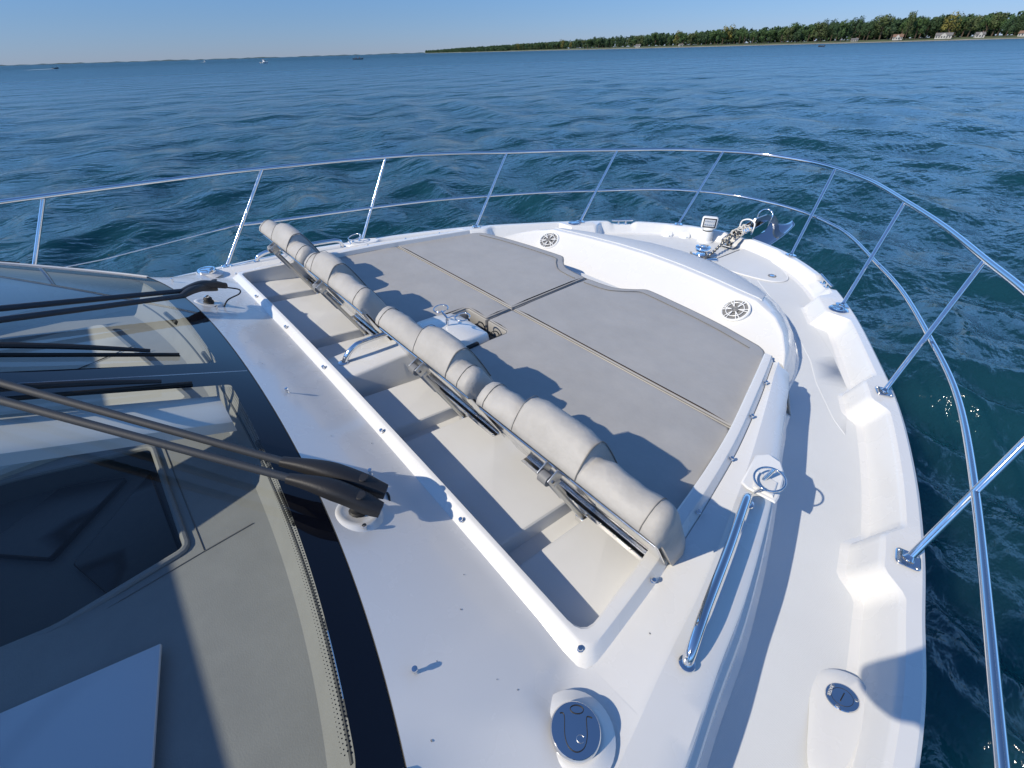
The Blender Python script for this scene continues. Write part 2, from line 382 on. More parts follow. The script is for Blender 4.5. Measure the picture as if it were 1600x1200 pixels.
ftl = np.array([(x, 0.474) for x in np.linspace(0, 1.60, 30)] + [(1.69, 0.476), (1.72, 0.484), (xat(foot, 0.5), 0.50)])
c3l = np.array([(xat(c3, y), y) for y in np.linspace(0.50, -2.5, 40)])
wsl = np.array([(x, ybp(x) + 0.004) for x in np.linspace(0, 1.64, 40)] + [(xs(t_) + 0.006, ybp(1.64) - t_) for t_ in np.linspace(0.03, 2.3, 40)] + [(2.0 - 0.012, -2.5)])
def topz(x, y):
    x = abs(x); df, _, _ = seg_d(x, y, ftl[:-1], ftl[1:]); dc, _, _ = seg_d(x, y, c3l[:-1], c3l[1:]); dw, wx_, wy_ = seg_d(x, y, wsl[:-1], wsl[1:])
    base = RZ + 0.014 * df / (df + dc + 1e-6) if x > 1.5 else RZ
    base += 0.008 * smo((1.68 - x) / 0.12) + cmb(x)
    ze = wsz(wx_, wy_) + 0.003; di = min(df, dc); t_ = di / (di + dw + 1e-6)
    if x > 1.68 and y > 0.2: t_ *= smo((0.5 - y) / 0.22)
    return base + max(0, ze - base) * t_ ** 1.08
T_ = [tuple(p) for p in ftl] + [tuple(p) for p in c3l] + [tuple(p) for p in wsl[::-1]]
OUT = T_ + [(-a, b) for a, b in T_[::-1]]
OUT = [p for i, p in enumerate(OUT) if math.hypot(p[0] - OUT[i - 1][0], p[1] - OUT[i - 1][1]) > 1e-4]
# the outline runs rim foot -> cabin edge -> windscreen; split at the centre line into two mirrored sheets
for sg in (1, -1):
    P = ccw([(sg * a, b) for a, b in T_]); P = [p for i, p in enumerate(P) if math.hypot(p[0] - P[i - 1][0], p[1] - P[i - 1][1]) > 1e-4]
    v, f = patch_geo(P, [], topz, 0.035); mb.add(v, f)
mb.build('coachroof', gel, Y, angle=25)
# ---- cabin side wall below the edge, with its small ledge
for sg in (1, -1):
    mb = MB()
    rings = []
    for y in list(np.linspace(-2.5, 2.25, 80)):
        e = xat(edgeC, y); k = 1.0
        fx = itp(y, [p[1] for p in cabfoot], [p[0] for p in cabfoot]); fx = e + 0.062
        rings.append([(sg * e, y, 0.13), (sg * (e + 0.012), y, -0.005), (sg * (e + 0.018), y, -0.012), (sg * (e + 0.034), y, -0.016), (sg * (e + 0.04), y, -0.024), (sg * (fx - 0.01), y, -0.105), (sg * (fx + 0.012), y, -0.1195)])
    mb.add(*loft_geo(rings))
    y = 2.322; e = 1.462
    rings = [rings[-1], [(sg * 1.462, 2.322, 0.13), (sg * 1.470, 2.34, -0.005), (sg * 1.475, 2.345, -0.012), (sg * 1.49, 2.35, -0.016), (sg * 1.498, 2.355, -0.024), (sg * 1.52, 2.36, -0.105), (sg * 1.54, 2.37, -0.1195)]]
    mb.add(*loft_geo(rings))
    # forward end face
    a = [(sg * x, 2.322, z) for x, z in ((1.33, 0.20), (1.372, RZ), (1.392, RZ + 0.014), (1.417, RZ + 0.008), (1.462, 0.13))]
    b = [(sg * x, 2.42, -0.1195) for x, z in ((1.28, 0), (1.372, 0), (1.40, 0), (1.46, 0), (1.54, 0))]; b[-1] = (sg * 1.542, 2.372, -0.1195)
    mb.add(*loft_geo([a, b])); mb.build('cabin_side', gel, Y, angle=25)

# ---- locker rim: raised lip swept round the well
path_o = [(x, 0.510) for x in np.linspace(0, 1.655, 18)] + [(1.674, 0.512), (1.689, 0.519), (1.698, 0.529)] + [tuple(p[:2]) for p in cut(rimo[::-1], 4)][4:]
path_i = [(x, 0.530) for x in np.linspace(0, 1.60, 18)] + [(1.624, 0.533), (1.644, 0.543), (1.656, 0.559)] + [tuple(p[:2]) for p in cut(rimi[::-1], 4)][4:]
path_f = [(x, 0.474) for x in np.linspace(0, 1.68, 18)] + [(1.700, 0.477), (1.717, 0.488), (1.725, 0.502)] + [tuple(p[:2]) for p in cut(foot[::-1], 4)][4:]
FLZ = lambda y: 0.118 - 0.12 * (y - 0.56)
mb = MB()
for sg in (1, -1):
    rings = []
    for o_, i_, f_ in zip(path_o, path_i, path_f):
        io = Vector(i_) - Vector(o_)
        zl = FLZ(i_[1]) - 0.10 if i_[1] < 1.1 else 0.0
        cz = cmb(i_[0]) if i_[1] < 0.56 else 0.0; af = 0.0075 * smo((1.68 - f_[0]) / 0.12) if f_[1] < 0.483 else 0.0
        rings.append([(sg * (f_[0] + (0.006 if f_[0] > 1.69 else 0)), f_[1] - (0.007 if f_[1] < 0.49 else 0), RZ - 0.005 + af + cz), (sg * (f_[0] * 0.25 + o_[0] * 0.75), f_[1] * 0.25 + o_[1] * 0.75, 0.196 + cz), (sg * o_[0], o_[1], 0.202 + cz), (sg * (o_[0] + io.x * 0.2), o_[1] + io.y * 0.2, 0.2035 + cz), (sg * (o_[0] + io.x * 0.85), o_[1] + io.y * 0.85, 0.2035 + cz), (sg * i_[0], i_[1], 0.199 + cz), (sg * (i_[0] + io.x * 0.03), i_[1] + io.y * 0.03, 0.19 + cz), (sg * (i_[0] + io.x * 0.25), i_[1] + io.y * 0.25, zl)])
    mb.add(*loft_geo(rings))
    e_ = [Vector(p) for p in rings[-1]]
    mb.add(e_ + [Vector((p.x, p.y + 0.02, -0.12)) for p in e_], [(i, i + 1, i + 9, i + 8) for i in range(7)])
mb.build('locker_rim', gel, Y, angle=28)
# ---- locker floor: raised panels separated by drain grooves
mb = MB(); XG = [(0.14, 0.465), (0.565, 1.245), (1.345, 1.66)]
lowf = [(-1.7, 0.50), (1.7, 0.50), (1.7, 1.25), (-1.7, 1.25)]
v, f = patch_geo(lowf, [], lambda x, y: FLZ(y) - 0.055, 0.2); mb.add(v, f)
mb.build('locker_sump', welld, Y)
for sg in (1, -1):
    for (a, b) in XG:
        P = [(sg * a, 0.525), (sg * b, 0.525), (sg * b, 1.10), (sg * a, 1.10)]
        P = ccw(P); N_ = 28
        P = rounded(P, 0.02, 4); I = offset_poly(P, 0.006); I2 = offset_poly(P, 0.014)
        N_ = len(P); pb = MB()
        sl = 0.02
        A = [(p[0] - 0, p[1], FLZ(p[1]) - 0.056) for p in offset_poly(P, -0.016)]; B = [(p[0], p[1], FLZ(p[1]) - 0.006) for p in P]; C2 = [(p[0], p[1], FLZ(p[1]) - 0.001) for p in I]; D2 = [(p[0], p[1], FLZ(p[1])) for p in I2]
        for X, Z in ((A, B), (B, C2), (C2, D2)): pb.add(X + Z, [(i, (i + 1) % N_, N_ + (i + 1) % N_, N_ + i) for i in range(N_)])
        pb.add(D2, [tuple(range(N_))]); pb.build('locker_floor_panel', welld, Y, angle=30)
# ---- centre console box with cup holders
def hull_loft(name, secs, m, parent, bev=True, angle=30):
    """secs: list of (y, halfwidth_top, halfwidth_bottom, ztop, zbottom)"""
    rings = []
    for (y, wt, wb, zt, zb) in secs:
        r = 0.014; rings.append([(-wb, y, zb), (-wt - 0.001, y, zt - r), (-wt + r * 0.35, y, zt - r * 0.35), (-wt + r, y, zt), (0, y, zt + 0.002), (wt - r, y, zt), (wt - r * 0.35, y, zt - r * 0.35), (wt + 0.001, y, zt - r), (wb, y, zb)])
    v, f = loft_geo(rings, caps=True); v = [(p[0] - 0.05 * (1 - smo((p[1] - 0.9) / 0.3)), p[1], p[2]) for p in v]; return mesh(name, v, f, m, parent, angle=angle)
cb = hull_loft('centre_console', [(0.54, 0.122, 0.150, 0.205, 0.0), (0.86, 0.126, 0.155, 0.208, 0.0), (1.02, 0.13, 0.157, 0.212, 0.0), (1.12, 0.175, 0.195, 0.216, 0.0), (1.22, 0.180, 0.205, 0.214, 0.0), (1.33, 0.172, 0.20, 0.198, 0.0), (1.38, 0.15, 0.19, 0.175, 0.05)], gel, Y)
hp = catmull([(-0.065, 0.602, 0.20), (-0.065, 0.622, 0.238), (-0.063, 0.67, 0.276), (-0.06, 0.73, 0.288), (-0.045, 0.93, 0.288), (-0.04, 0.98, 0.275), (-0.04, 1.00, 0.20)], 8)
hd = tube('grab_handle', hp, 0.0145, chrome, cb, 14)
lathe('handle_flange', (-0.065, 0.600, 0.2065), [(0.0, 0.0), (0.027, 0.0), (0.026, 0.005), (0.018, 0.008)], chrome, hd)
sw = box('power_socket', (0.190, 1.235, 0.150), (0.020, 0.085, 0.055), blk, cb, bev=0.004)
lathe('socket_cap', (0.199, 1.245, 0.150), [(0.0, 0), (0.017, 0.0), (0.017, 0.006), (0.0, 0.007)], rub, sw, axis=(1, 0, 0.1))
for (cx, cy, rr) in ((-0.105, 1.235, 0.042), (0.062, 1.27, 0.042)):
    ch = tube('cup_holder', [(cx + rr * math.cos(a), cy + rr * math.sin(a), 0.285 + 0.004 * math.sin(a)) for a in np.linspace(0.5, 2 * math.pi + 0.1, 34)], 0.0042, chrome, cb, 10)
    tube('holder_post', catmull([(-0.02, 1.215, 0.222), (-0.02, 1.22, 0.26), (cx * 0.5, cy - 0.02, 0.282), (cx + (0.03 if cx < 0 else -0.035), cy - 0.015, 0.284)], 6), 0.006, chrome, ch, 8)
# wires and latch in the notch ahead of the console
wn = box('latch_block', (0.055, 1.43, 0.085), (0.24, 0.05, 0.035), blk, Y, rot=Matrix.Rotation(0.0, 3, 'Z'), bev=0.006)
for k in (0, 3, 4):
    a = 0.055 + 0.10 * (k - 2) / 2
    tube('cable', catmull([(a, 1.41, 0.09), (a + 0.01, 1.43, 0.135 + 0.01 * (k % 2)), (a + 0.035, 1.455, 0.15), (a + 0.05, 1.47, 0.10)], 6), 0.0035, rub, wn, 6)
tube('steel_pin', [(-0.10, 1.40, 0.115), (-0.02, 1.43, 0.12)], 0.009, satin, wn, 10)
# ---- floor under the sun pads
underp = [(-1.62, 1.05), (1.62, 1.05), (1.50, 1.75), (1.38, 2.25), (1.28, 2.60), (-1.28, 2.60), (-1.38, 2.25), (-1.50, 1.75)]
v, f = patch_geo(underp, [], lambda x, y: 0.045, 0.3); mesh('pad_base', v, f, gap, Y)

# ================================================================== SUN PADS (loose cushions: things of their own)
def cushion(name, outline, z0, z1, r, label, cat, group, seam=None, pipe_side=None, m=padf):
    P = ccw([tuple(p[:2]) for p in outline]); N = len(P)
    cx = sum(p[0] for p in P) / N; cy = sum(p[1] for p in P) / N
    mb = MB(); loops = []
    for k in range(7):
        a = k / 6 * math.pi / 2
        loops.append([(p[0], p[1], z1 - r + r * math.sin(a)) for p in offset_poly(P, r * (1 - math.cos(a)))])
    # soft crown towards the middle
    inn = offset_poly(P, r + 0.02)
    B0 = [(p[0], p[1], z0) for p in offset_poly(P, 0.012)]; B1 = [(p[0], p[1], z0 + 0.015) for p in P]
    allr = [B0, B1] + loops
    v, f = loft_geo([x + [x[0]] for x in allr]); mb.add(v, f)
    top = offset_poly(P, r); Q = np.array(top)
    def zt(x, y):
        d = math.sqrt(np.min((Q[:, 0] - x) ** 2 + (Q[:, 1] - y) ** 2)); return z1 + 0.007 * smo(d / 0.12)
    tv, tf = patch_geo(top, [], zt, 0.06); mb.add(tv, tf)
    o = mb.build(name, m, None, loc=(cx, cy, z0), angle=60)
    tag(o, label, cat, group)
    pp = offset_poly(P, r * 0.30)
    pv = [Vector((p[0], p[1], z1 - r * 0.22)) for p in pp]
    v, f = tube_geo(pv, 0.0026, 6, closed=True); q = mesh('piping', [Vector(a) - Vector((cx, cy, z0)) for a in v], f, piping, o)
    if seam:
        v, f = tube_geo([Vector(s) for s in seam], 0.0028, 6); mesh('seam', [Vector(a) - Vector((cx, cy, z0)) for a in v], f, piping, o)
    boat_thing(o)
    return o
PZ = 0.168; GG = 'grey sun pad cushions forward of the backrests'
side = [(1.605, 1.06), (1.585, 1.196), (1.548, 1.38), (1.494, 1.69), (1.45, 1.86), (1.40, 2.06), (1.351, 2.246), (1.325, 2.33), (1.29, 2.405), (1.24, 2.44)]
sy = cut(side, 4); xp = lambda y: itp(y, [p.y for p in sy], [p.x for p in sy])
YS = 1.69
fr_ = catmull([(1.24, 2.44, 0), (1.10, 2.475, 0), (0.99, 2.50, 0), (0.8, 2.53, 0), (0.61, 2.552, 0), (0.46, 2.566, 0), (0.39, 2.56, 0), (0.33, 2.50, 0), (0.24, 2.43, 0), (0.14, 2.408, 0), (0.03, 2.40, 0)], 5)
for sg, nm in ((1, 'starboard (near)'), (-1, 'port (far)')):
    fwdP = [(0.008, YS + 0.004), (0.015, YS + 0.001), (xp(YS) - 0.02, YS + 0.001), (xp(YS + .01), YS + 0.02)] + [(p.x, p.y) for p in sy if p.y > YS + 0.03 and p.y < 2.43] + [(p.x, p.y) for p in fr_[:-1]] + [(0.012, 2.395), (0.008, 2.385)]
    aftP = [(0.155, 1.075), (xp(1.08), 1.075)] + [(p.x, p.y) for p in sy if 1.1 < p.y < YS - 0.03] + [(xp(YS) - 0.004, YS - 0.02), (xp(YS) - 0.02, YS - 0.003), (0.015, YS - 0.003), (0.008, YS - 0.01), (0.008, 1.50), (0.015, 1.485), (0.185, 1.485), (0.20, 1.47), (0.20, 1.20)]
    aftP[0] = (0.205, 1.075)
    seamf = [(p.x, p.y - 0.085 - 0.01 * 0, PZ + 0.007) for p in fr_ if p.x < 1.235]
    if sg < 0: fwdP = mirx(fwdP); aftP = mirx(aftP); seamf = mirx(seamf)
    seamf = [(x, y, PZ + 0.0072) for x, y, z in seamf][:-1]
    cushion('sun_pad_cushion', fwdP, 0.05, PZ, 0.018, 'near forward grey sun pad cushion with wavy front edge beside the starboard speaker' if sg > 0 else 'far forward grey sun pad cushion with wavy front edge beside the port speaker', 'cushion', GG, seam=seamf)
    cushion('sun_pad_cushion', aftP, 0.05, PZ - 0.001, 0.017, 'near aft grey sun pad cushion in front of the two nearest backrests' if sg > 0 else 'far aft grey sun pad cushion in front of the two farthest backrests', 'cushion', GG)

# ================================================================== BACKRESTS
Hc = Vector((0, 0.955, 0.075)); Tc = Vector((0, 0.745, 0.476)); bl = (Tc - Hc).length; bu = (Tc - Hc).normalized(); bn = Vector((0, -bu.z * -1, 0)).cross(Vector((1, 0, 0))) if False else Vector((0, bu.z, -bu.y)).normalized()
SEC0 = [(0.03, 0.012), (0.20, 0.008), (0.34, 0.006), (bl - 0.05, 0.004), (bl - 0.035, -0.010), (bl - 0.01, -0.012), (bl + 0.006, 0.004), (bl + 0.013, 0.035), (bl + 0.012, 0.062), (bl + 0.004, 0.082), (bl - 0.020, 0.098), (bl - 0.10, 0.104), (0.25, 0.104), (0.14, 0.102), (0.06, 0.095), (0.03, 0.08), (0.02, 0.05)]
def bp(x, u, n): p = Hc + bu * u + bn * n; return Vector((x, p.y, p.z))
def backrest(x0, x1, b0, b1, label):
    """x0<x1 span, bulge between b0 and b1"""
    root = bpy.data.objects.new('backrest', None); COL.objects.link(root); root.parent = Y
    root['label'] = label
    xsn = []
    for x in np.linspace(x0, x1, 70): xsn.append(float(x))
    for b in (b0, b1):
        for d in (-0.008, -0.004, 0, 0.004, 0.008): xsn.append(b + d)
    xsn = sorted(xsn); rings = []
    cu, cn = 0.24, 0.08
    def bs(x, u, n, ex=0.0, B=None):
        if B is None: B = smo((x - b0 + 0.006) / 0.012) * smo((b1 + 0.006 - x) / 0.012)
        de = min(x - x0, x1 - x); E = math.sqrt(max(0.0, 1 - (1 - min(1, de / 0.034)) ** 2)) if de < 0.034 else 1.0
        dm = min(abs(x - b0), abs(x - b1), de + 0.03); puff = 0.010 * smo(dm / 0.07) + 0.0035 * math.sin(x * 31.0) + 0.0015 * math.sin(x * 83.0 + u * 40)
        if B > 0.5: puff = 0.013 * smo(min(x - b0, b1 - x) / 0.07)
        k = n / 0.15
        n2 = n + (0.050 * B + puff) * smo(k) + ex * smo(k * 3); u2 = u + (0.030 * B + puff * 0.7) * smo((u - bl * 0.6) / (bl * 0.4)) * smo(k * 2.2) + ex * smo((u - bl * 0.6) / (bl * 0.4))
        if n > 0.02: n2 *= 0.62 + 0.38 * E
        if u2 > cu: u2 = cu + (u2 - cu) * (0.86 + 0.14 * E)
        return bp(x, u2, n2 + 0.006)
    for x in xsn:
        ring = [bs(x, u, n) for (u, n) in SEC0]
        rings.append(ring)
    v, f = loft_geo(rings, closed=True, caps=True)
    c = mesh('backrest_cushion', v, f, fab, root, angle=75)
    pass
    for b in (b0, b1):
        s_ = 1 if b == b1 else -1
        pts = [bs(b - 0.0035 * s_, u, n, 0.0008, 1.0) for (u, n) in SEC0[5:13]]
        tube('piping', catmull(pts, 4), 0.0026 if s_ > 0 else 0.0013, piping, c, 6)
    # end seam
    for xe in (x0 + 0.055, x1 - 0.055):
        pts = [bs(xe, u, n, 0.0008) for (u, n) in SEC0[5:13]]
        tube('seam', catmull(pts, 4), 0.0016, piping, c, 6)
    bb = MB(); bb.add(*box_geo(tuple((bp((x0 + x1) / 2, bl * 0.5 - 0.02, 0.003))), (x1 - x0 - 0.03, bl - 0.08, 0.006), rot=Matrix((Vector((1, 0, 0)), bu, Vector((1, 0, 0)).cross(bu))).transposed(), bev=0.003))
    bb.add(*tube_geo([bp(x0 + 0.01, bl - 0.060, -0.006), bp(x1 - 0.01, bl - 0.060, -0.004)], 0.0055, 12))
    bb.build('back_panel', chrome, root)
    # chrome hinge strip on the locker floor
    hz = FLZ(0.975) + 0.004
    hm = MB()
    hm.add(*box_geo(((x0 + x1) / 2 - 0.0, 0.945, hz + 0.001), (x1 - x0 - 0.14, 0.05, 0.004)))
    hm.add(*tube_geo([(x0 + 0.07, 0.962, hz + 0.008), (x1 - 0.07, 0.962, hz + 0.008)], 0.007, 10))
    hg = hm.build('hinge', chrome, root)
    n = int((x1 - x0 - 0.16) / 0.07)
    for k in range(n + 1):
        lathe('screw', (x0 + 0.09 + k * (x1 - x0 - 0.18) / max(n, 1), 0.931, hz + 0.003), [(0.0, 0.0), (0.006, 0), (0.0045, 0.003), (0, 0.0035)], chrome, hg, seg=10)
    return root
def strut(x, parent):
    a = Vector((x, 0.712, 0.432)); b = Vector((x, 0.918, 0.052)); d = (b - a).normalized()
    s = tube('gas_strut', [a + d * 0.03, a + d * 0.17, a + d * 0.171, b], [0.0155, 0.0155, 0.011, 0.011], satin, parent, 16)
    rot = Matrix((Vector((1, 0, 0)), d, Vector((1, 0, 0)).cross(d))).transposed()
    m_ = MB()
    for q in (-0.024, 0.024):
        m_.add(*box_geo(tuple(a + Vector((q, 0, 0)) + Vector((0, 0.012, 0.004))), (0.005, 0.05, 0.052), rot=rot, bev=0.002))
    m_.add(*box_geo(tuple(a + d * 0.034 + Vector((0, 0.008, 0.002))), (0.052, 0.016, 0.028), rot=rot, bev=0.002))
    m_.build('clevis', satin, s)
    tube('pivot_pin', [a + Vector((-0.03, 0, 0)), a + Vector((0.03, 0, 0))], 0.006, chrome, s, 10)
    tube('strut_knob', [a + Vector((-0.018, -0.006, 0)), a + Vector((0.018, -0.006, 0))], 0.021, grl, s, 16)
    box('strut_foot', tuple(b + Vector((0, 0.006, -0.012))), (0.045, 0.04, 0.03), chrome, s, bev=0.004)
for (x0, x1, b0, b1, lab, sx) in ((0.890, 1.70, 1.105, 1.41, 'nearest backrest, at the starboard end of the row', 1.32), (0.085, 0.835, 0.45, 0.706, 'backrest just to starboard of the chrome centre handle', 0.53),
                                  (-0.835, -0.085, -0.706, -0.45, 'backrest just to port of the chrome centre handle, with a shaded end', -0.53), (-1.70, -0.890, -1.41, -1.105, 'farthest backrest, at the port end of the row', -1.32)):
    r_ = backrest(x0, x1, b0, b1, lab); strut(sx, r_)

# ================================================================== FORWARD SPEAKER CONSOLE
# sections along half-angle; built as loft over x from port to starboard
CX = [0, 0.2, 0.4, 0.6, 0.72, 0.82, 0.92, 1.03, 1.12, 1.22, 1.32, 1.395]
cbase = lambda x: itp(abs(x), [0, 0.35, 0.6, 0.82, 1.0, 1.15, 1.3, 1.4], [2.72, 2.72, 2.71, 2.70, 2.66, 2.60, 2.52, 2.44])
cridge = lambda x: itp(abs(x), [0, 0.3, 0.6, 0.82, 0.97, 1.03, 1.12, 1.22, 1.32, 1.40], [3.085, 3.075, 3.04, 2.995, 2.985, 2.97, 2.92, 2.82, 2.66, 2.50])
cridz = lambda x: itp(abs(x), [0, 0.6, 0.82, 0.95, 1.03, 1.12, 1.22, 1.32, 1.40], [0.162, 0.155, 0.155, 0.150, 0.125, 0.112, 0.085, 0.05, -0.02])
cfro = lambda x: itp(abs(x), [0, 0.3, 0.6, 0.8, 1.0, 1.1, 1.2, 1.3, 1.36, 1.40], [3.80, 3.77, 3.66, 3.54, 3.36, 3.24, 3.09, 2.90, 2.73, 2.52])
cfrz = lambda x: itp(abs(x), [0, 0.6, 1.0, 1.2, 1.4], [-0.01, -0.01, 0.0, 0.0, -0.02])
xsm = sorted(set([round(float(x), 4) for x in np.linspace(-1.40, 1.40, 113)])); rings = []
for x in xsm:
    yb_, yr, zr, yf, zf_ = cbase(x), cridge(x), cridz(x), cfro(x), cfrz(x); zd = ZD(3.4)
    xx = x; k = 1.0
    row = [(x, yb_, -0.03), (x, yb_ + 0.02, -0.02)]
    for t_ in (0.15, 0.5, 0.85): row.append((x, yb_ + 0.02 + (yr - 0.02 - yb_) * t_, -0.02 + (zr + 0.008) * t_ + 0.006 * t_))
    row += [(x, yr - 0.012, zr - 0.010), (x, yr, zr - 0.001), (x, yr + 0.014, zr + 0.002)]
    yf = max(yf, yr + 0.03)
    for t_ in (0.25, 0.5, 0.75, 0.93): row.append((x, yr + 0.014 + (yf - yr - 0.03) * t_, zr + 0.002 + (zf_ - zr) * t_ ** 1.6))
    ex = 1 + 0.0
    row += [(x * 1.0, yf, zf_ - 0.014), (x * 1.008, yf + 0.02, zf_ - 0.04), (x * 1.02, yf + 0.055, zd + 0.012), (x * 1.03, yf + 0.08, zd - 0.001)]
    rings.append(row)
v, f = loft_geo(rings)
con = mesh('speaker_console', v, f, gel, Y, angle=24)
# grey non-skid top of the console, inset
Pn = [(x, cridge(x) + 0.05) for x in np.linspace(-0.98, 0.98, 40)] + [(x, cfro(x) - 0.16) for x in np.linspace(0.90, -0.90, 40)]
def conz(x, y):
    yr, zr, yf, zf_ = cridge(x), cridz(x), cfro(x), cfrz(x); t_ = (y - yr - 0.014) / max(yf - yr - 0.03, 0.01)
    return zr + 0.002 + (zf_ - zr) * max(0, min(1, t_)) ** 1.6
plate('console_nonskid', rounded(Pn, 0.02, 2), conz, 0.004, skid, con, grid=0.05)
# low shelf between pads and console
shz = lambda x, y: -0.028
v, f = patch_geo([(-1.33, 2.36), (1.33, 2.36), (1.395, 2.44), (1.18, 2.60), (0.82, 2.74), (-0.82, 2.74), (-1.18, 2.60), (-1.395, 2.44)], [], shz, 0.2); mesh('console_shelf', v, f, gel, con)
pl = plate('shelf_step', rounded([(-0.34, 2.42), (0.34, 2.42), (0.40, 2.62), (0.30, 2.70), (-0.30, 2.70), (-0.40, 2.62)], 0.03), shz, 0.05, skid, con)
# speakers
def speaker(x):
    yb_, yr, zr = cbase(x), cridge(x), cridz(x)
    nrm = Vector((0, -(zr + 0.02), (yr - yb_ - 0.02))).normalized()
    cpos = Vector((x, 2.90 - 0.015, 0.0)); cpos.z = -0.02 + (zr + 0.014) * (cpos.y - yb_ - 0.02) / (yr - 0.02 - yb_)
    cpos += nrm * 0.002
    nrm = (nrm + Vector((-0.12 if x > 0 else 0.12, 0, 0))).normalized()
    X, Yv, Z = basis(nrm)
    s = lathe('speaker', cpos, [(0.093, -0.012), (0.094, 0.008), (0.088, 0.0135), (0.080, 0.011), (0.078, 0.002), (0.05, -0.003), (0.0, -0.004)], wht, con, axis=nrm, seg=48)
    lathe('speaker_cone', cpos, [(0.0775, 0.0032), (0.055, 0.003), (0.0, 0.0015)], grl, s, axis=nrm, seg=40)
    g = MB()
    for k in range(6):
        a = k * math.pi / 3 + 0.4
        for da in (-0.13, 0.13):
            p0 = cpos + X * (0.022 * math.cos(a)) + Yv * (0.022 * math.sin(a)) + Z * 0.014
            p1 = cpos + X * (0.083 * math.cos(a + da)) + Yv * (0.083 * math.sin(a + da)) + Z * 0.012
            g.add(*tube_geo([p0, p1], 0.0034, 6))
    g.add(*tube_geo([cpos + X * (0.056 * math.cos(a)) + Yv * (0.056 * math.sin(a)) + Z * 0.012 for a in np.linspace(0, 2 * math.pi, 40)[:-1]], 0.003, 6, closed=True))
    g.build('speaker_grille', wht, s)
    lathe('tweeter', cpos + Z * 0.008, [(0.0, 0.0), (0.024, 0), (0.024, 0.006), (0.018, 0.010), (0.012, 0.006), (0.006, 0.009), (0, 0.0095)], grl, s, axis=nrm, seg=24)
speaker(0.885); speaker(-0.885)

# ================================================================== FOREDECK GEAR
# anchor-locker hatch on the starboard side of the chain run
HP = [(0.10, 4.06), (0.135, 4.56), (0.20, 4.62), (0.33, 4.585), (0.50, 4.46), (0.64, 4.33), (0.72, 4.22), (0.73, 4.13), (0.68, 4.055), (0.55, 4.01), (0.35, 3.99), (0.17, 4.005)]
h = plate('locker_hatch', [tuple(p[:2]) for p in catmull([(x, y - 0.02, 0) for x, y in HP], 4, closed=True)], zdk, 0.008, skid, Y, grid=0.1)
hl = catmull([(x, y - 0.02, ZD(y) + 0.006) for x, y in HP], 5, closed=True)
tube('hatch_rim', hl, 0.006, gel, h, 8, closed=True)
tube('hatch_hinge', [(0.088, 4.02, -0.124), (0.122, 4.50, -0.126)], 0.006, rub, h, 8)
lt = lathe('hatch_latch', (0.615, 4.13, -0.124), [(0, 0.0), (0.034, 0.0), (0.033, 0.004), (0, 0.005)], grl, h, seg=24)
lathe('latch_ring', (0.615, 4.13, -0.1195), [(0.0, 0.0), (0.02, 0), (0.018, 0.004), (0.0, 0.002)], chrome, lt, seg=20)
# windlass
wl = lathe('windlass', (-0.05, 4.10, -0.134), [(0.0, 0), (0.085, 0.0), (0.085, 0.014), (0.06, 0.02), (0.05, 0.035), (0.045, 0.05), (0.06, 0.062)], chrome, Y, seg=36)
lathe('windlass_drum', (-0.05, 4.10, -0.07), [(0.0, 0), (0.068, 0.0), (0.075, 0.008), (0.075, 0.018), (0.068, 0.03), (0.03, 0.035), (0.028, 0.042), (0.0, 0.043)], chrome, wl, seg=36)
box('windlass_pawl', (0.075, 4.07, -0.12), (0.10, 0.07, 0.03), chrome, wl, rot=Matrix.Rotation(0.6, 3, 'Z'), bev=0.01)
# chain: real links from windlass along the roller channel to the anchor
cp = catmull([(-0.14, 4.06, -0.115), (-0.09, 4.01, -0.11), (-0.02, 4.005, -0.11), (0.035, 4.05, -0.10), (0.03, 4.16, -0.085), (0.01, 4.32, -0.06), (0.0, 4.50, -0.035), (0.0, 4.72, 0.0), (0.0, 4.92, 0.01)], 40)
CL = [0.0]
for i in range(1, len(cp)): CL.append(CL[-1] + (cp[i] - cp[i - 1]).length)
lm = MB(); n = int(CL[-1] / 0.026)
for k in range(n):
    s_ = (k + 0.5) / n * CL[-1]; i = min(int(np.searchsorted(CL, s_)), len(cp) - 2); c = cp[i]; d = (cp[i + 1] - cp[i - 1]).normalized()
    x, y, z = basis(d); side_ = (x if k % 2 else y); 
    pts = []
    for a in np.linspace(0, 2 * math.pi, 13)[:-1]: pts.append(c + d * (0.019 * math.cos(a)) + side_ * (0.0125 * math.sin(a)))
    lm.add(*tube_geo(pts, 0.0048, 6, closed=True))
ch = lm.build('anchor_chain', steel, None, loc=(0, 4.5, -0.1)); boat_thing(ch)
tag(ch, 'galvanised anchor chain running from the windlass over the bow roller', 'chain')
# bow roller channel
br = MB()
for sx in (-0.062, 0.062):
    prof = [(4.46, -0.115), (4.46, -0.06), (4.62, -0.02), (4.95, 0.0), (5.10, 0.02), (5.17, 0.0), (5.15, -0.07), (5.0, -0.10), (4.70, -0.105)]
    A = [(sx - 0.004, a, b) for a, b in prof]; B = [(sx + 0.004, a, b) for a, b in prof]; N = len(prof)
    br.add(A + B, [tuple(range(N)), tuple(range(2 * N - 1, N - 1, -1))] + [(i, (i + 1) % N, N + (i + 1) % N, N + i) for i in range(N)])
br.add(*box_geo((0, 4.80, -0.105), (0.12, 0.70, 0.008)))
bro = br.build('bow_roller', chrome, Y, angle=20)
tube('roller', [(-0.058, 5.07, -0.03), (0.058, 5.07, -0.03)], 0.036, rub, bro, 20)
tube('roller', [(-0.058, 4.72, -0.065), (0.058, 4.72, -0.065)], 0.026, rub, bro, 20)
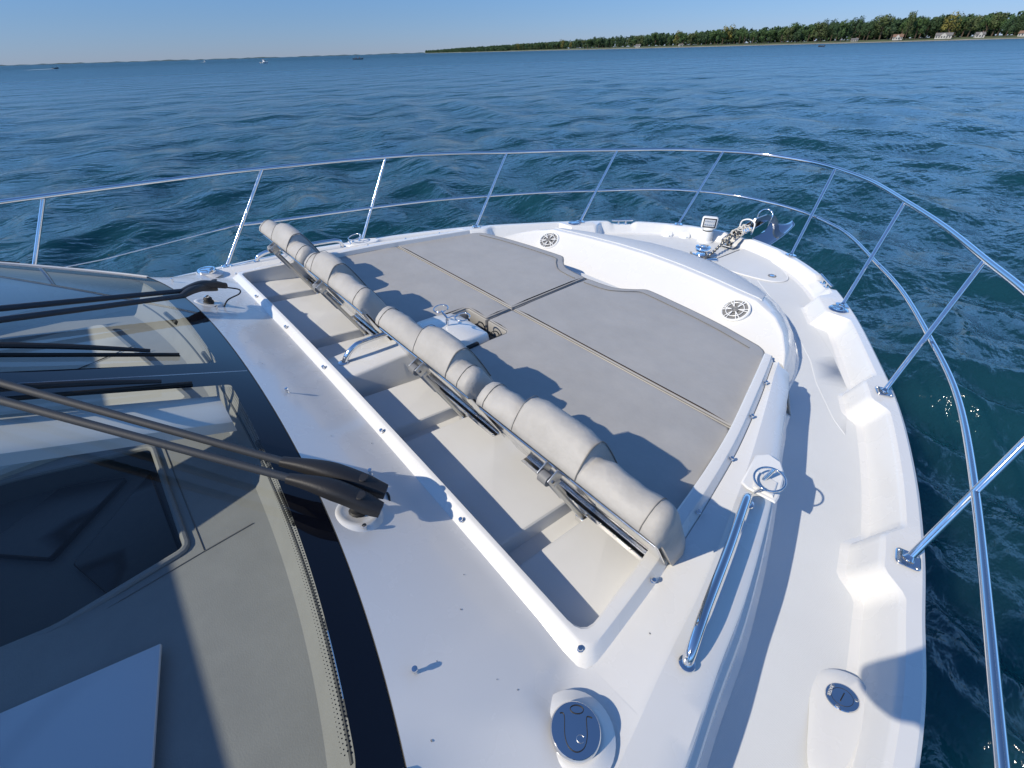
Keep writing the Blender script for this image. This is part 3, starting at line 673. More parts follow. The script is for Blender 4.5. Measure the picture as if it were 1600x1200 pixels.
for (yy, hh, zz, tl) in ((4.80, 0.085, -0.02, 0.02), (5.16, 0.10, -0.01, 0.03)):
    tube('roller_bail', catmull([(-0.066, yy, zz - 0.04), (-0.07, yy + tl * 0.5, zz + hh * 0.6), (-0.045, yy + tl, zz + hh * 0.95), (0.0, yy + tl, zz + hh * 1.1), (0.045, yy + tl, zz + hh * 0.95), (0.07, yy + tl * 0.5, zz + hh * 0.6), (0.066, yy, zz - 0.04)], 6), 0.0075, wht if yy < 5 else chrome, bro, 10)
# anchor: shank, crown and a curved polished fluke hanging over the stem
an = bpy.data.objects.new('anchor', None); COL.objects.link(an); an.location = (0, 5.0, 0)
tag(an, 'polished steel plough anchor stowed over the bow roller', 'anchor')
def rel(V, o): return [Vector(v) - Vector(o) for v in V]
pr = [(4.93, 0.02), (4.95, 0.055), (5.20, 0.045), (5.42, -0.01), (5.56, -0.10), (5.62, -0.20), (5.54, -0.20), (5.46, -0.11), (5.34, -0.05), (5.16, 0.0), (4.97, 0.0)]
A = [(-0.009, a, b) for a, b in pr]; B = [(0.009, a, b) for a, b in pr]; N = len(pr)
mesh('shank', rel(A + B, (0, 5, 0)), [tuple(range(N)), tuple(range(2 * N - 1, N - 1, -1))] + [(i, (i + 1) % N, N + (i + 1) % N, N + i) for i in range(N)], satin, an, angle=20)
rings = []
for t_ in np.linspace(0, 1, 18):
    w = 0.19 * math.sin(math.pi * (0.08 + 0.50 * t_)) * (1 if t_ < 0.85 else 1 - (t_ - 0.85) * 2.0); yy = 5.20 + 0.42 * t_; zc = -0.36 + 0.17 * t_ + 0.05 * t_ * t_
    rings.append([(w * math.sin(a), yy - 0.03 * math.cos(a * 1.2), zc + 0.6 * w * (1 - math.cos(a)) ) for a in np.linspace(-1.35, 1.35, 15)])
v, f = loft_geo(rings)
fl = mesh('fluke', rel(v, (0, 5, 0)), f, chrome, an, angle=60); md = fl.modifiers.new('t', 'SOLIDIFY'); md.thickness = 0.012
rb = [(0.135 * math.cos(a), 5.50 + 0.02 * math.cos(a), -0.10 + 0.135 * math.sin(a)) for a in np.linspace(0.3, math.pi - 0.3, 18)]
tube('shackle', [Vector(p) - Vector((0, 5, 0)) for p in catmull([(0.0, 4.93, 0.02), (0.0, 4.90, 0.035), (0, 4.90, 0.01), (0, 4.94, 0.0)], 5)], 0.006, chrome, an, 8)
boat_thing(an)
# lashing rope at the roller
rp = []
for k in range(90):
    a = k * 0.55; rp.append((0.05 * math.cos(a) + 0.01 * math.sin(k * 1.7), 4.70 + 0.09 * math.sin(a * 0.31) + 0.02 * math.sin(a), -0.02 + 0.035 * math.sin(a) + 0.01 * math.cos(k * 2.1)))
ro = tube('lashing_rope', catmull([Vector(p) - Vector((0, 4.7, -0.02)) for p in rp], 3), 0.0048, rope, None, 6); ro.location = (0, 4.7, -0.02); boat_thing(ro)
tag(ro, 'thin pale rope tangled round the anchor chain at the bow roller', 'rope')
# searchlight on its post
SLX, SLY = -0.245, 4.50
slb = lathe('searchlight', (SLX, SLY, -0.136), [(0.0, 0), (0.078, 0), (0.075, 0.012), (0.062, 0.02), (0.058, 0.10), (0.054, 0.112), (0.0, 0.113)], wht, Y, seg=32)
lathe('swivel_ring', (SLX, SLY, -0.024), [(0.0, 0), (0.048, 0), (0.048, 0.01), (0, 0.01)], rub, slb, seg=28)
aim = Vector((0.55, -1.0, 0.10)).normalized(); Rm = frame(aim)
v, f = box_geo((SLX, SLY, 0.055), (0.15, 0.075, 0.115), rot=Rm, bev=0.022); hdl = mesh('lamp_head', v, f, wht, slb, angle=50)
lathe('lamp_neck', (SLX, SLY, -0.014), [(0.05, 0), (0.055, 0.012), (0.03, 0.03), (0, 0.03)], wht, slb, seg=24)
box('lamp_bezel', tuple(Vector((SLX, SLY, 0.056)) + aim * 0.034), (0.122, 0.012, 0.090), blk, slb, rot=Rm, bev=0.005)
box('lamp_lens', tuple(Vector((SLX, SLY, 0.056)) + aim * 0.0395), (0.100, 0.008, 0.068), lens, slb, rot=Rm, bev=0.002)
lmb = MB()
for a in range(5):
    for b in (-1, 1):
        c = Vector((SLX, SLY, 0.056)) + aim * 0.0425 + Rm @ Vector(((a - 2) * 0.019, 0, b * 0.016)); lmb.add(*lathe_geo(c, [(0.0, 0.0), (0.0075, 0.0), (0.006, 0.003), (0, 0.004)], aim, 10))
lmb.build('reflector_cups', chrome, slb)
# two foot-switch caps
for (x, y) in ((-0.600, 4.36), (-0.455, 4.455)):
    c = lathe('foot_switch', (x, y, -0.128), [(0.0, 0), (0.056, 0), (0.055, 0.016), (0.047, 0.024), (0.0, 0.027)], wht, Y, axis=(0.25, -0.45, 1), seg=30)
    box('switch_hinge', (x + 0.03, y - 0.035, -0.118), (0.03, 0.012, 0.012), wht, c, bev=0.003)
# mooring cleats on the cap, both bows
def on_cap(s, inb, sg):
    i = int(np.argmin(np.abs(arc - (Lh + s)))); T = Vector((ax[i + 1] - ax[i - 1], ay[i + 1] - ay[i - 1])).normalized(); n = Vector((T.y, -T.x))
    p = Vector((ax[i], ay[i])) + n * inb; return Vector((sg * p.x, p.y, zg(ay[i]))), Vector((sg * T.x, T.y, 0)).normalized()
for sg in (1, -1):
    c, T = on_cap(CL_S, 0.04, sg); c.z -= 0.03
    m_ = MB(); top = [c - T * 0.115 + Vector((0, 0, 0.044)), c - T * 0.06 + Vector((0, 0, 0.042)), c + T * 0.06 + Vector((0, 0, 0.042)), c + T * 0.115 + Vector((0, 0, 0.044))]
    m_.add(*tube_geo(catmull(top, 6), [0.006] + [0.010] * 17 + [0.006], 12))
    for q in (-0.038, 0.038): m_.add(*tube_geo([c + T * q, c + T * q + Vector((0, 0, 0.04))], [0.011, 0.008], 12)); m_.add(*lathe_geo(c + T * q + Vector((0, 0, 0.001)), [(0, 0), (0.02, 0), (0.018, 0.005), (0, 0.006)], seg=20))
    m_.build('mooring_cleat', chrome, Y)
    # pop-up cleat beside the second stanchion
    c, T = on_cap(ST_S[1] + 0.085, 0.105, sg); nn = Vector((0, 0, 1))
    q = lathe('pull_up_cleat', c + Vector((0, 0, 0.002)), [(0, 0), (0.062, 0.0), (0.062, 0.007), (0.055, 0.013), (0.02, 0.014), (0.0, 0.012)], chrome, Y, seg=36)
    tube('cleat_ring', [c + Vector((0.038 * math.cos(a), 0.038 * math.sin(a), 0.016)) for a in np.linspace(0, 6.283, 24)[:-1]], 0.004, chrome, q, 8, closed=True)

# ================================================================== BOW RAIL
rail = bpy.data.objects.new('bow_rail', None); COL.objects.link(rail); rail.parent = Y
TR = [(2.66, -4.2, 0.72), (2.68, -2.4, 0.71), (2.67, -0.8, 0.70), (2.60, 0.45, 0.695), (2.53, 1.1, 0.69), (2.29, 2.12, 0.68), (2.10, 2.72, 0.66), (1.858, 3.22, 0.638), (1.58, 3.72, 0.628), (1.26, 4.20, 0.618), (0.90, 4.68, 0.61), (0.53, 4.99, 0.604), (0.28, 5.115, 0.602), (0.0, 5.15, 0.602)]
MR = [(2.50, 0.75, 0.30), (2.435, 1.05, 0.29), (2.235, 1.89, 0.284), (2.06, 2.50, 0.276), (1.845, 3.0, 0.268), (1.57, 3.56, 0.258), (1.285, 4.0, 0.250), (0.92, 4.50, 0.247), (0.56, 4.77, 0.246), (0.28, 4.875, 0.246), (0.0, 4.90, 0.246)]
def symm(P): return [(-x, y, z) for x, y, z in P] + [p for p in P[::-1]][1:]
tr_ = catmull(symm(TR), 9); mr_ = catmull(symm(MR), 9)
tube('top_rail', tr_, 0.0155, chrome, rail, 18); tube('mid_rail', mr_, 0.0128, chrome, rail, 16)
# a tiny base + top list (starboard): base on cap, top joint
tops = [(0.53, 4.99, 0.604), (1.26, 4.20, 0.618), (1.858, 3.22, 0.638), (2.29, 2.12, 0.68), (2.53, 1.1, 0.69), (2.67, -0.32, 0.70), (2.68, -1.8, 0.708), (2.67, -3.4, 0.715)]
for i, (tp, s_) in enumerate(zip(tops, ST_S)):
    for sg in (1, -1):
        c, T = on_cap(s_, 0.035 if i == 0 else 0.062, sg); b = Vector((c.x, c.y, c.z + 0.004)); t_ = Vector((sg * tp[0], tp[1], tp[2]))
        d = (t_ - b).normalized()
        st = tube('stanchion', [b, b + d * 0.04, t_ - d * 0.012], [0.0135, 0.0128, 0.0128], chrome, rail, 16)
        m_ = MB(); x, y, z = Vector((-T.y, T.x, 0)), T, Vector((0, 0, 1))
        outl = rounded([(-0.038, -0.034), (0.038, -0.034), (0.038, 0.034), (-0.038, 0.034)], 0.018, 5)
        A = [b + x * p[0] * 1.0 + y * p[1] * 1.15 for p in outl]; B = [p + z * 0.004 for p in A]; Cc = [b + x * p[0] * 0.93 + y * p[1] * 1.07 + z * 0.0065 for p in outl]; N = len(outl)
        m_.add([tuple(p) for p in A + B + Cc], [(i_, (i_ + 1) % N, N + (i_ + 1) % N, N + i_) for i_ in range(N)] + [(N + i_, N + (i_ + 1) % N, 2 * N + (i_ + 1) % N, 2 * N + i_) for i_ in range(N)] + [tuple(range(2 * N, 3 * N))])
        m_.add(*lathe_geo(b + z * 0.005, [(0.021, 0), (0.017, 0.006), (0.0135, 0.016)], d, 20))
        fl_ = m_.build('stanchion_base', chrome, rail, angle=30)
        if i in (2, 3, 4):
            sc = MB()
            for (p, q) in ((-0.027, -0.026), (0.027, -0.026), (0.027, 0.026), (-0.027, 0.026)): sc.add(*lathe_geo(b + x * p + y * q * 1.1 + z * 0.0066, [(0.0, 0), (0.007, 0), (0.005, 0.0028), (0.0, 0.0030)], seg=12))
            sc.build('base_screws', satin, rail)
# wire lifeline aft of the mid rail
for sg in (1, -1):
    tube('lifeline', [(sg * 2.50, 0.75, 0.30), (sg * 2.56, -0.2, 0.235), (sg * 2.62, -1.9, 0.24)], 0.004, wht, rail, 8)
    tube('turnbuckle', [(sg * 2.50, 0.75, 0.30), (sg * 2.506, 0.66, 0.294), (sg * 2.512, 0.56, 0.288)], [0.006, 0.010, 0.006], chrome, rail, 10)

# ================================================================== COACHROOF FITTINGS
def sm(x, y, z): return (x, y, z)
for sg in (1, -1):
    g = tube('grab_rail', catmull([(sg * 1.893, 0.700, RZ - 0.005), (sg * 1.888, 0.712, RZ + 0.035), (sg * 1.868, 0.775, RZ + 0.066), (sg * 1.846, 0.86, RZ + 0.073), (sg * 1.80, 1.05, RZ + 0.073), (sg * 1.745, 1.255, RZ + 0.073), (sg * 1.733, 1.305, RZ + 0.066), (sg * 1.732, 1.325, RZ + 0.045), (sg * 1.736, 1.335, RZ - 0.005)], 7), 0.0155, chrome, Y, 18)
    for (x, y) in ((1.893, 0.699), (1.736, 1.336)): lathe('rail_flange', (sg * x, y, RZ + 0.008), [(0, 0), (0.023, 0), (0.022, 0.004), (0.014, 0.007)], chrome, g, seg=24)
    # recess with drink ring
    rc = [(1.640, 1.585), (1.672, 1.632), (1.725, 1.622), (1.765, 1.565), (1.80, 1.44), (1.802, 1.405), (1.70, 1.395), (1.672, 1.405)]
    P = [(sg * a, b) for a, b in rc]
    zr = lambda x, y: RZ + 0.0165
    bk = plate('ring_recess', P, zr, 0.0025, welld, Y, grid=0.05, bev=0.006)
    dk = plate('recess_step', [(sg * a, b) for a, b in ((1.69, 1.50), (1.765, 1.50), (1.785, 1.42), (1.715, 1.412))], zr, 0.010, gel, bk, grid=0.05, bev=0.004)
    rr = tube('drink_ring', [(sg * (1.745 + 0.052 * math.cos(a)), 1.452 + 0.052 * math.sin(a), RZ + 0.062 + 0.010 * math.sin(a)) for a in np.linspace(0, 2 * math.pi, 41)[:-1]], 0.0042, chrome, bk, 10, closed=True)
    tube('ring_stem', [(sg * 1.728, 1.402, RZ + 0.012), (sg * 1.745, 1.452 - 0.052, RZ + 0.054)], 0.0055, chrome, bk, 10)
    tube('ring_stem', [(sg * 1.722, 1.47, RZ + 0.016), (sg * 1.735, 1.503, RZ + 0.07)], 0.008, chrome, bk, 10)
    # big pull-up cleat on the coachroof
    c = Vector((sg * 1.808, 0.345, topz(1.808, 0.345) + 0.012))
    q = lathe('pull_up_cleat', c, [(0, 0), (0.060, 0.0), (0.060, 0.020), (0.057, 0.0245), (0.0, 0.0255)], chrome, Y, seg=48)
    base = lathe('cleat_boss', c + Vector((0, 0, -0.006)), [(0.098, -0.012), (0.085, -0.004), (0.070, 0.007), (0.063, 0.010)], gel, q, seg=40)
    up = Vector((-0.76, 0.65, 0)) if True else 0
    # U-shaped seam and finger tab engraved as thin dark lines
    ux, uy = Vector((sg * 0.70, 0.71, 0)), Vector((-0.71 * sg, 0.70, 0))
    up_ = [(-0.037, 0.031), (-0.029, 0.031), (-0.026, 0.02), (-0.026, -0.012), (-0.018, -0.034), (0.0, -0.043), (0.018, -0.034), (0.026, -0.012), (0.026, 0.02), (0.029, 0.028), (0.040, 0.026)]
    tube('cleat_seam', [c + ux * a + uy * b + Vector((0, 0, 0.0262)) for a, b in catmull([(a, b, 0) for a, b in up_], 4) and [(p.x, p.y) for p in catmull([(a, b, 0) for a, b in up_], 4)]], 0.0011, rub, q, 6)
    tube('cleat_tab', [c + ux * (0.004 + 0.016 * math.cos(a)) + uy * (0.041 + 0.009 * math.sin(a)) + Vector((0, 0, 0.0262)) for a in np.linspace(0, 6.283, 24)[:-1]], 0.0011, rub, q, 6, closed=True)
    tube('cleat_mark', [c + ux * (0.010 + 0.009 * math.cos(a)) + uy * (-0.018 + 0.008 * math.sin(a)) + Vector((0, 0, 0.0262)) for a in np.linspace(0.6, 5.6, 18)], 0.0006, satin, q, 6)
# canopy studs along the rim
stud_pos = [(xat(rimo, y) + 0.018, y) for y in (2.089, 1.799, 1.489, 1.159, 0.822)] + [(1.683, 0.500), (1.14, 0.490), (0.574, 0.490), (-0.03, 0.490)]
for (x, y) in stud_pos + [(-x, y) for x, y in stud_pos[:-1]]:
    lathe('canopy_stud', (x, y, 0.188 + (cmb(x) + 0.006 if y < 0.51 else 0.0)), [(0, 0), (0.0085, 0), (0.0085, 0.004), (0.006, 0.0055), (0.006, 0.008), (0.0078, 0.010), (0.007, 0.0135), (0.0, 0.0145)], chrome, Y, seg=14, axis=(0.3 if y > 0.5 and x > 0 else (-0.3 if y > 0.5 else 0), -0.3 if y < 0.5 else 0, 1))
for (x, y, z) in ((1.49, 0.115, 0.335), (1.045, 0.205, 0.296), (0.20, 0.262, 0.262), (-0.85, 0.23, 0.295), (-1.49, 0.115, 0.335), (0.80, 0.335, 0.215)):
    z = topz(x, y)
    s_ = lathe('deck_stud', (x, y, z - 0.004), [(0, 0), (0.007, 0), (0.005, 0.004), (0.005, 0.018), (0.0075, 0.021), (0.007, 0.027), (0.0, 0.028)], chrome, Y, seg=14)

# dirt specks and small paint chips scattered over the coachroof
sp = MB()
for k in range(50):
    x = rng.uniform(-1.6, 1.95); y = rng.uniform(0.0, 0.47) if abs(x) < 1.7 else rng.uniform(0.2, 1.3)
    if abs(x) < 1.7 and y < ybp(x) + 0.02: continue
    if abs(x) > xat(c3, y) - 0.01 or (y > 0.49 and abs(x) < xat(foot, y) + 0.01): continue
    z = topz(x, y) if y < 0.49 else RZ + 0.014 * (abs(x) - xat(foot, y)) / (xat(c3, y) - xat(foot, y)); r0 = rng.uniform(0.0008, 0.0022)
    sp.add([(x + r0 * math.cos(q * 1.05) * 1.5, y + r0 * math.sin(q * 1.05), z + 0.0012) for q in range(6)], [tuple(range(6))])
q_ = sp.build('dirt_specks', grl, Y, smooth=False); q_['kind'] = 'stuff'

# ---- deck filler (WATER) on the side deck
for sg in (1, -1):
    em = [(2.165, 1.16), (2.20, 1.205), (2.26, 1.215), (2.30, 1.17), (2.32, 1.00), (2.31, 0.86), (2.27, 0.84), (2.235, 0.88), (2.20, 0.98), (2.17, 1.08)]
    P = [(sg * p.x, p.y) for p in catmull([(a, b, 0) for a, b in em], 4, closed=True)]
    e_ = plate('filler_boss', P, lambda x, y: -0.12 + (abs(x) - 2.17) * 0.30 * 1.0, 0.009, gel, Y, grid=0.04, bev=0.014)
    nrm = Vector((-sg * 0.28, 0, 1)).normalized(); c = Vector((sg * 2.237, 1.115, -0.12 + 0.067 * 0.30 + 0.009))
    fc = lathe('deck_filler', c, [(0, 0), (0.044, 0.0), (0.044, 0.002), (0.042, 0.004), (0.0, 0.0045)], chrome, e_, axis=nrm, seg=40)
    X = Vector((0, 1, 0)); Z = nrm; Xx = X.cross(Z).normalized()
    tube('filler_groove', [c + nrm * 0.0046 + (X * (0.028 * math.sin(a)) + Xx * (0.028 * math.cos(a))) for a in np.linspace(0, 6.283, 40)[:-1]], 0.0006, rub, fc, 6, closed=True)
    tube('filler_slot', [c + nrm * 0.0046 + X * -0.016, c + nrm * 0.0046 + X * 0.016], 0.0016, rub, fc, 6)
    for a in (0.5, 2.6, 4.7): lathe('screw', c + nrm * 0.004 + (X * (0.036 * math.sin(a)) + Xx * (0.036 * math.cos(a))), [(0, 0), (0.0055, 0), (0.004, 0.002), (0, 0.0022)], satin, fc, axis=nrm, seg=12)
    if sg > 0:
        cu_ = bpy.data.curves.new('filler_text', 'FONT'); cu_.body = 'WATER'; cu_.size = 0.0125; cu_.align_x = 'CENTER'; cu_.align_y = 'CENTER'; cu_.extrude = 0.0003
        ob = bpy.data.objects.new('lettering', cu_); COL.objects.link(ob)
        bpy.context.view_layer.update(); me = bpy.data.meshes.new_from_object(ob.evaluated_get(bpy.context.evaluated_depsgraph_get())); bpy.data.objects.remove(ob)
        ob = bpy.data.objects.new('lettering', me); COL.objects.link(ob); me.materials.append(wht); ob.parent = fc
        wy = Vector((1, 0.1, 0)); wy = (wy - Z * wy.dot(Z)).normalized(); wx = wy.cross(Z)
        Mx = Matrix((wx, wy, Z)).transposed().to_4x4(); ob.matrix_local = Matrix.Translation(c + nrm * 0.0048 + Vector((-0.031, 0.0, -0.008))) @ Mx

# ================================================================== WINDSCREEN, CABIN FRONT AND DASH
def ws_out(tmax, sx=1):
    P = [(x, ybp(x)) for x in np.linspace(-1.64, 1.64, 60)]
    r = [(xs(t_), ybp(1.64) - t_ * 1.0) for t_ in np.linspace(0.03, tmax, 24)]
    return P + r + [(-a, b) for a, b in r[::-1]]
WO = ws_out(2.15)
def pane(sg):
    b = [(x, ybp(x) - 0.088) for x in np.linspace(0.115 if sg > 0 else 0.095, 1.575, 40)]
    s_ = [(xs(t_) - 0.062, ybp(1.64) - t_) for t_ in np.linspace(0.11, 2.05, 28)]
    P = b + s_ + [(0.115 if sg > 0 else 0.095, -2.03)]
    r = [0.03] + [0.0] * (len(b) - 1) + [0.0] * len(s_) + [0.03]; r[len(b) - 1] = 0.05
    P = rounded(P, r, 5); return ccw(P if sg > 0 else mirx(P))
panes = [pane(1), pane(-1)]
ws = bpy.data.objects.new('windscreen', None); COL.objects.link(ws); ws.parent = Y
v, f = patch_geo(ccw(WO), panes, lambda x, y: wsz(x, y), 0.07); fr0 = mesh('glass_border', v, f, fritm, ws, angle=60)
for P in panes:
    v, f = patch_geo(P, [], lambda x, y: wsz(x, y), 0.09); mesh('glass_pane', v, f, glassm, ws, angle=60)
# bonded edge moulding round the glass and centre joint
tube('edge_moulding', [(x, ybp(x) + 0.004, wsz(x, ybp(x)) - 0.004) for x in np.linspace(-1.64, 1.64, 70)], 0.0035, rub, ws, 8)
for sg in (1, -1):
    tube('side_moulding', [(sg * (xs(t_) + 0.004), ybp(1.64) - t_, wsz(xs(t_), ybp(1.64) - t_) - 0.003) for t_ in np.linspace(0, 2.15, 30)], 0.012, gel, ws, 8)
tube('centre_joint', [(0.0, 0.17 - q, wsz(0, 0.17 - q) - 0.0008) for q in np.linspace(0, 1.8, 10)], 0.003, satin, ws, 8)
# dot fringe of the black border, printed as little dots
db = MB()
for sg in (1, -1):
    P = panes[0] if sg > 0 else panes[1]
    for rowi, (off, rad) in enumerate(((0.004, 0.0026), (0.0105, 0.0022), (0.017, 0.0017), (0.0225, 0.0012))):
        I = offset_poly(P, off); 
        for i in range(len(I)):
            a, b = Vector(I[i]), Vector(I[(i + 1) % len(I)]); 
            if min(a.y, b.y) < -0.75: continue
            n = int((b - a).length / 0.0078)
            for k in range(n):
                p = a.lerp(b, (k + (0.5 if rowi % 2 else 0)) / max(n, 1)); vs = []
                for q in range(5):
                    x = p.x + rad * math.cos(q * 1.2566); y = p.y + rad * math.sin(q * 1.2566); vs.append((x, y, wsz(x, y) + 0.0012))
                db.add(vs, [(0, 1, 2, 3, 4)])
db.build('border_dots', fritm, ws, smooth=False)
# wipers
def cover(p0, p1, w0, w1, h0, h1, drop=0.0):
    """tapering wiper-arm cover from p0 (rod end) to p1 (spindle end)"""
    p0, p1 = Vector(p0), Vector(p1); d = (p1 - p0); L_ = d.length; d.normalize(); x, y, z = d.cross(Vector((0, 0, 1))).normalized(), d, d.cross(Vector((0, 0, 1))).normalized().cross(d)
    rings = []
    for t_ in np.linspace(0, 1, 13):
        w = itp(t_, [0, 0.12, 0.45, 0.85, 1], [w0, w0 * 1.25, w1, w1 * 0.96, w1 * 0.72]); h_ = itp(t_, [0, 0.12, 0.5, 0.85, 1], [h0, h0 * 1.25, h1, h1, h1 * 0.8]); lift = 0.022 * math.sin(math.pi * min(t_ * 1.05, 1)) 
        c = p0 + y * (L_ * t_) + z * lift
        rings.append([c + x * (w * a) + z * (h_ * b) for a, b in ((-1, -1), (-1, 0.2), (-0.85, 0.75), (-0.45, 1), (0.45, 1), (0.85, 0.75), (1, 0.2), (1, -1))])
    return loft_geo(rings, closed=True, caps=True)
def on_ws(x, y, h): return Vector((x, y, wsz(x, y) + h))
def wiper(sg, label):
    M = lambda p: Vector((sg * p[0], p[1], p[2]))
    zw0 = topz(0.972, 0.212) - 0.004
    foot_ = lathe('wiper', M((0.972, 0.212, zw0)), [(0.098, -0.014), (0.082, -0.002), (0.070, 0.009), (0.061, 0.013), (0.050, 0.010), (0.035, 0.008), (0.0, 0.008)], gel, Y, axis=(0, 0.42, 1), seg=40)
    foot_['label'] = label
    hub = lathe('spindle', M((0.972, 0.214, zw0 + 0.004)), [(0, 0), (0.028, 0.0), (0.027, 0.012), (0.022, 0.016), (0.022, 0.030), (0.017, 0.036), (0.0, 0.037)], rub, foot_, axis=(0, 0.1, 1), seg=12)
    lathe('spindle_nut', M((0.972, 0.217, zw0 + 0.038)), [(0, 0), (0.013, 0), (0.013, 0.010), (0.0, 0.011)], chrome, hub, seg=6)
    if sg > 0:
        A0, A1 = (0.835, 0.083, 0.482), (1.045, 0.268, 0.378); B0, B1 = (0.752, 0.092, 0.482), (0.985, 0.315, 0.372)
        r0, r1 = Vector((0.10, -0.60, 0.765)), Vector((-0.01, -0.60, 0.765))
        r0 = Vector((0.225, -0.471, 0.708)); r1 = Vector((0.112, -0.473, 0.709))
    else:
        A0, A1 = (-0.80, 0.098, 0.480), (-1.045, 0.275, 0.385); B0, B1 = (-0.875, 0.115, 0.478), (-1.07, 0.335, 0.375)
        r0 = Vector((-0.416, -0.485, 0.713)); r1 = Vector((-0.541, -0.488, 0.713))
    for (a, b, r) in ((A0, A1, r0), (B0, B1, r1)):
        v, f = cover(a, b, 0.014, 0.030, 0.011, 0.020); c = mesh('arm_cover', v, f, blk, foot_, angle=50)
        a = Vector(a); d = (r - a).normalized(); e = a + d * ((r - a).length * 1.55)
        tube('arm_rod', [a + d * -0.02, r, e], 0.0125, armm, foot_, 12)
        lathe('cover_cap', Vector(b) * 0.80 + a * 0.20 + Vector((0, 0, 0.041 - 0.004)), [(0.017, 0), (0.015, 0.003), (0, 0.004)], blk, c, seg=18)
    # blade lying fore-and-aft beside the centre joint
    bx0, bx1 = ((0.10, -0.03), (0.14, -0.95)) if sg > 0 else ((-0.17, -0.025), (-0.26, -0.95))
    pts = [Vector((bx0[0] + (bx1[0] - bx0[0]) * t_, bx0[1] + (bx1[1] - bx0[1]) * t_, 0)) for t_ in np.linspace(0, 1, 12)]
    bl_ = MB(); bl_.add(*tube_geo([on_ws(p.x, p.y, 0.012) for p in pts], 0.007, 8)); bl_.add(*tube_geo([on_ws(p.x, p.y, 0.004) for p in pts], 0.0035, 6))
    wb = bl_.build('wiper_blade', rub, foot_)
    br_ = [on_ws(p.x, p.y, 0.022 + 0.030 * math.sin(math.pi * min(1, i / 11))) for i, p in enumerate(pts)]
    tube('blade_yoke', br_[1:], [0.006 + 0.006 * math.sin(math.pi * i / 11) for i in range(1, 12)], blk, wb, 8)
    # washer hose loop
    if sg < 0: tube('washer_hose', catmull([(-0.93, 0.27, 0.30), (-0.955, 0.31, 0.33), (-1.01, 0.385, 0.325), (-1.06, 0.40, 0.33), (-1.055, 0.35, 0.36), (-1.03, 0.31, 0.385)], 7), 0.0042, rub, foot_, 8)
    else: tube('washer_hose', catmull([(0.905, 0.345, 0.235), (0.91, 0.34, 0.275), (0.935, 0.335, 0.285), (0.955, 0.325, 0.27), (0.96, 0.32, 0.25)], 6), 0.0042, rub, foot_, 8)
    return foot_
wiper(1, 'near windscreen wiper with two parallel black arms'); wiper(-1, 'far windscreen wiper with two parallel black arms')
# ---- dash seen through the glass
DZ = 0.15; dash = bpy.data.objects.new('dashboard', None); COL.objects.link(dash); dash.parent = Y
scr = [(-0.235, -0.72), (-0.08, -0.27), (0.575, -0.262), (0.62, -0.62), (0.55, -1.0), (-0.30, -1.0)]
db0 = [(x, ybp(x) - 0.17) for x in np.linspace(-1.55, 1.55, 50)] + [(1.80, -0.6), (1.85, -2.2), (-1.85, -2.2), (-1.80, -0.6)]
v, f = patch_geo(ccw(db0), [ccw(rounded(scr, 0.03, 3))], lambda x, y: DZ + 0.03 * smo((-0.4 - y) / 0.5), 0.12); mesh('dash_top', v, f, dashm, dash)
# sloped fascia between dash and glass
rings = []
for x in np.linspace(-1.62, 1.62, 90):
    rings.append([(x * 0.955, ybp(x) - 0.17, DZ), (x * 0.965, ybp(x) - 0.15, DZ + 0.012), (x * 0.985, ybp(x) - 0.085, DZ + 0.10), (x, ybp(x) - 0.035, wsz(x, ybp(x) - 0.035) - 0.03), (x, ybp(x) - 0.01, wsz(x, ybp(x)) - 0.02)])
v, f = loft_geo(rings); fa = mesh('dash_fascia', v, f, dashm, dash, angle=50)
tube('fascia_seam', [(x * 0.978, ybp(x) - 0.112, DZ + 0.066) for x in np.linspace(-1.55, 1.55, 60)], 0.005, dash2, fa, 8)
for x0 in (1.33, 0.72, 0.40, -0.5, -1.15):
    pts = [(x * 0.983, ybp(x) - 0.092, DZ + 0.094) for x in np.linspace(x0 - 0.13 * (1 if x0 > 1 else 0.7), x0 + 0.13 * (1 if x0 > 1 else 0.7), 8)]
    vn = tube('demister_vent', pts, 0.013, dash2, dash, 10); tube('vent_slot', [(a, b - 0.006, c + 0.009) for a, b, c in pts[1:-1]], 0.0055, chrome if x0 > 1 else rub, vn, 8)
# binnacle well with dark displays
wv = ccw(rounded(scr, 0.03, 3)); N = len(wv); mb = MB()
mb.add([(p[0], p[1], DZ + 0.001) for p in wv] + [(p[0] * 0.97 + 0.006, p[1] * 0.98 - 0.01, DZ - 0.09) for p in wv], [(i, (i + 1) % N, N + (i + 1) % N, N + i) for i in range(N)])
mb.add([(p[0] * 0.97 + 0.006, p[1] * 0.98 - 0.01, DZ - 0.09) for p in wv], [tuple(range(N))]); mb.build('display_well', dash2, dash)
for P in ([(-0.02, -0.32), (0.545, -0.30), (0.565, -0.50), (0.30, -0.60)], [(-0.17, -0.62), (-0.06, -0.40), (0.22, -0.66), (0.02, -0.86)]):
    plate('display', rounded(P, 0.015, 3), lambda x, y: DZ - 0.088, 0.02, scrn, dash, grid=0.1)
tube('well_lip', [(p[0], p[1], DZ + 0.006) for p in wv], 0.012, dashm, dash, 8, closed=True)
for P in ([(-0.33, -0.235), (-0.1, -0.235), (0.62, -0.222), (0.67, -0.80)], [(0.62, -0.222), (0.61, -0.06)]):
    tube('stitch_seam', [(x, y, DZ + 0.002) for x, y in P], 0.0022, piping, dash, 6)
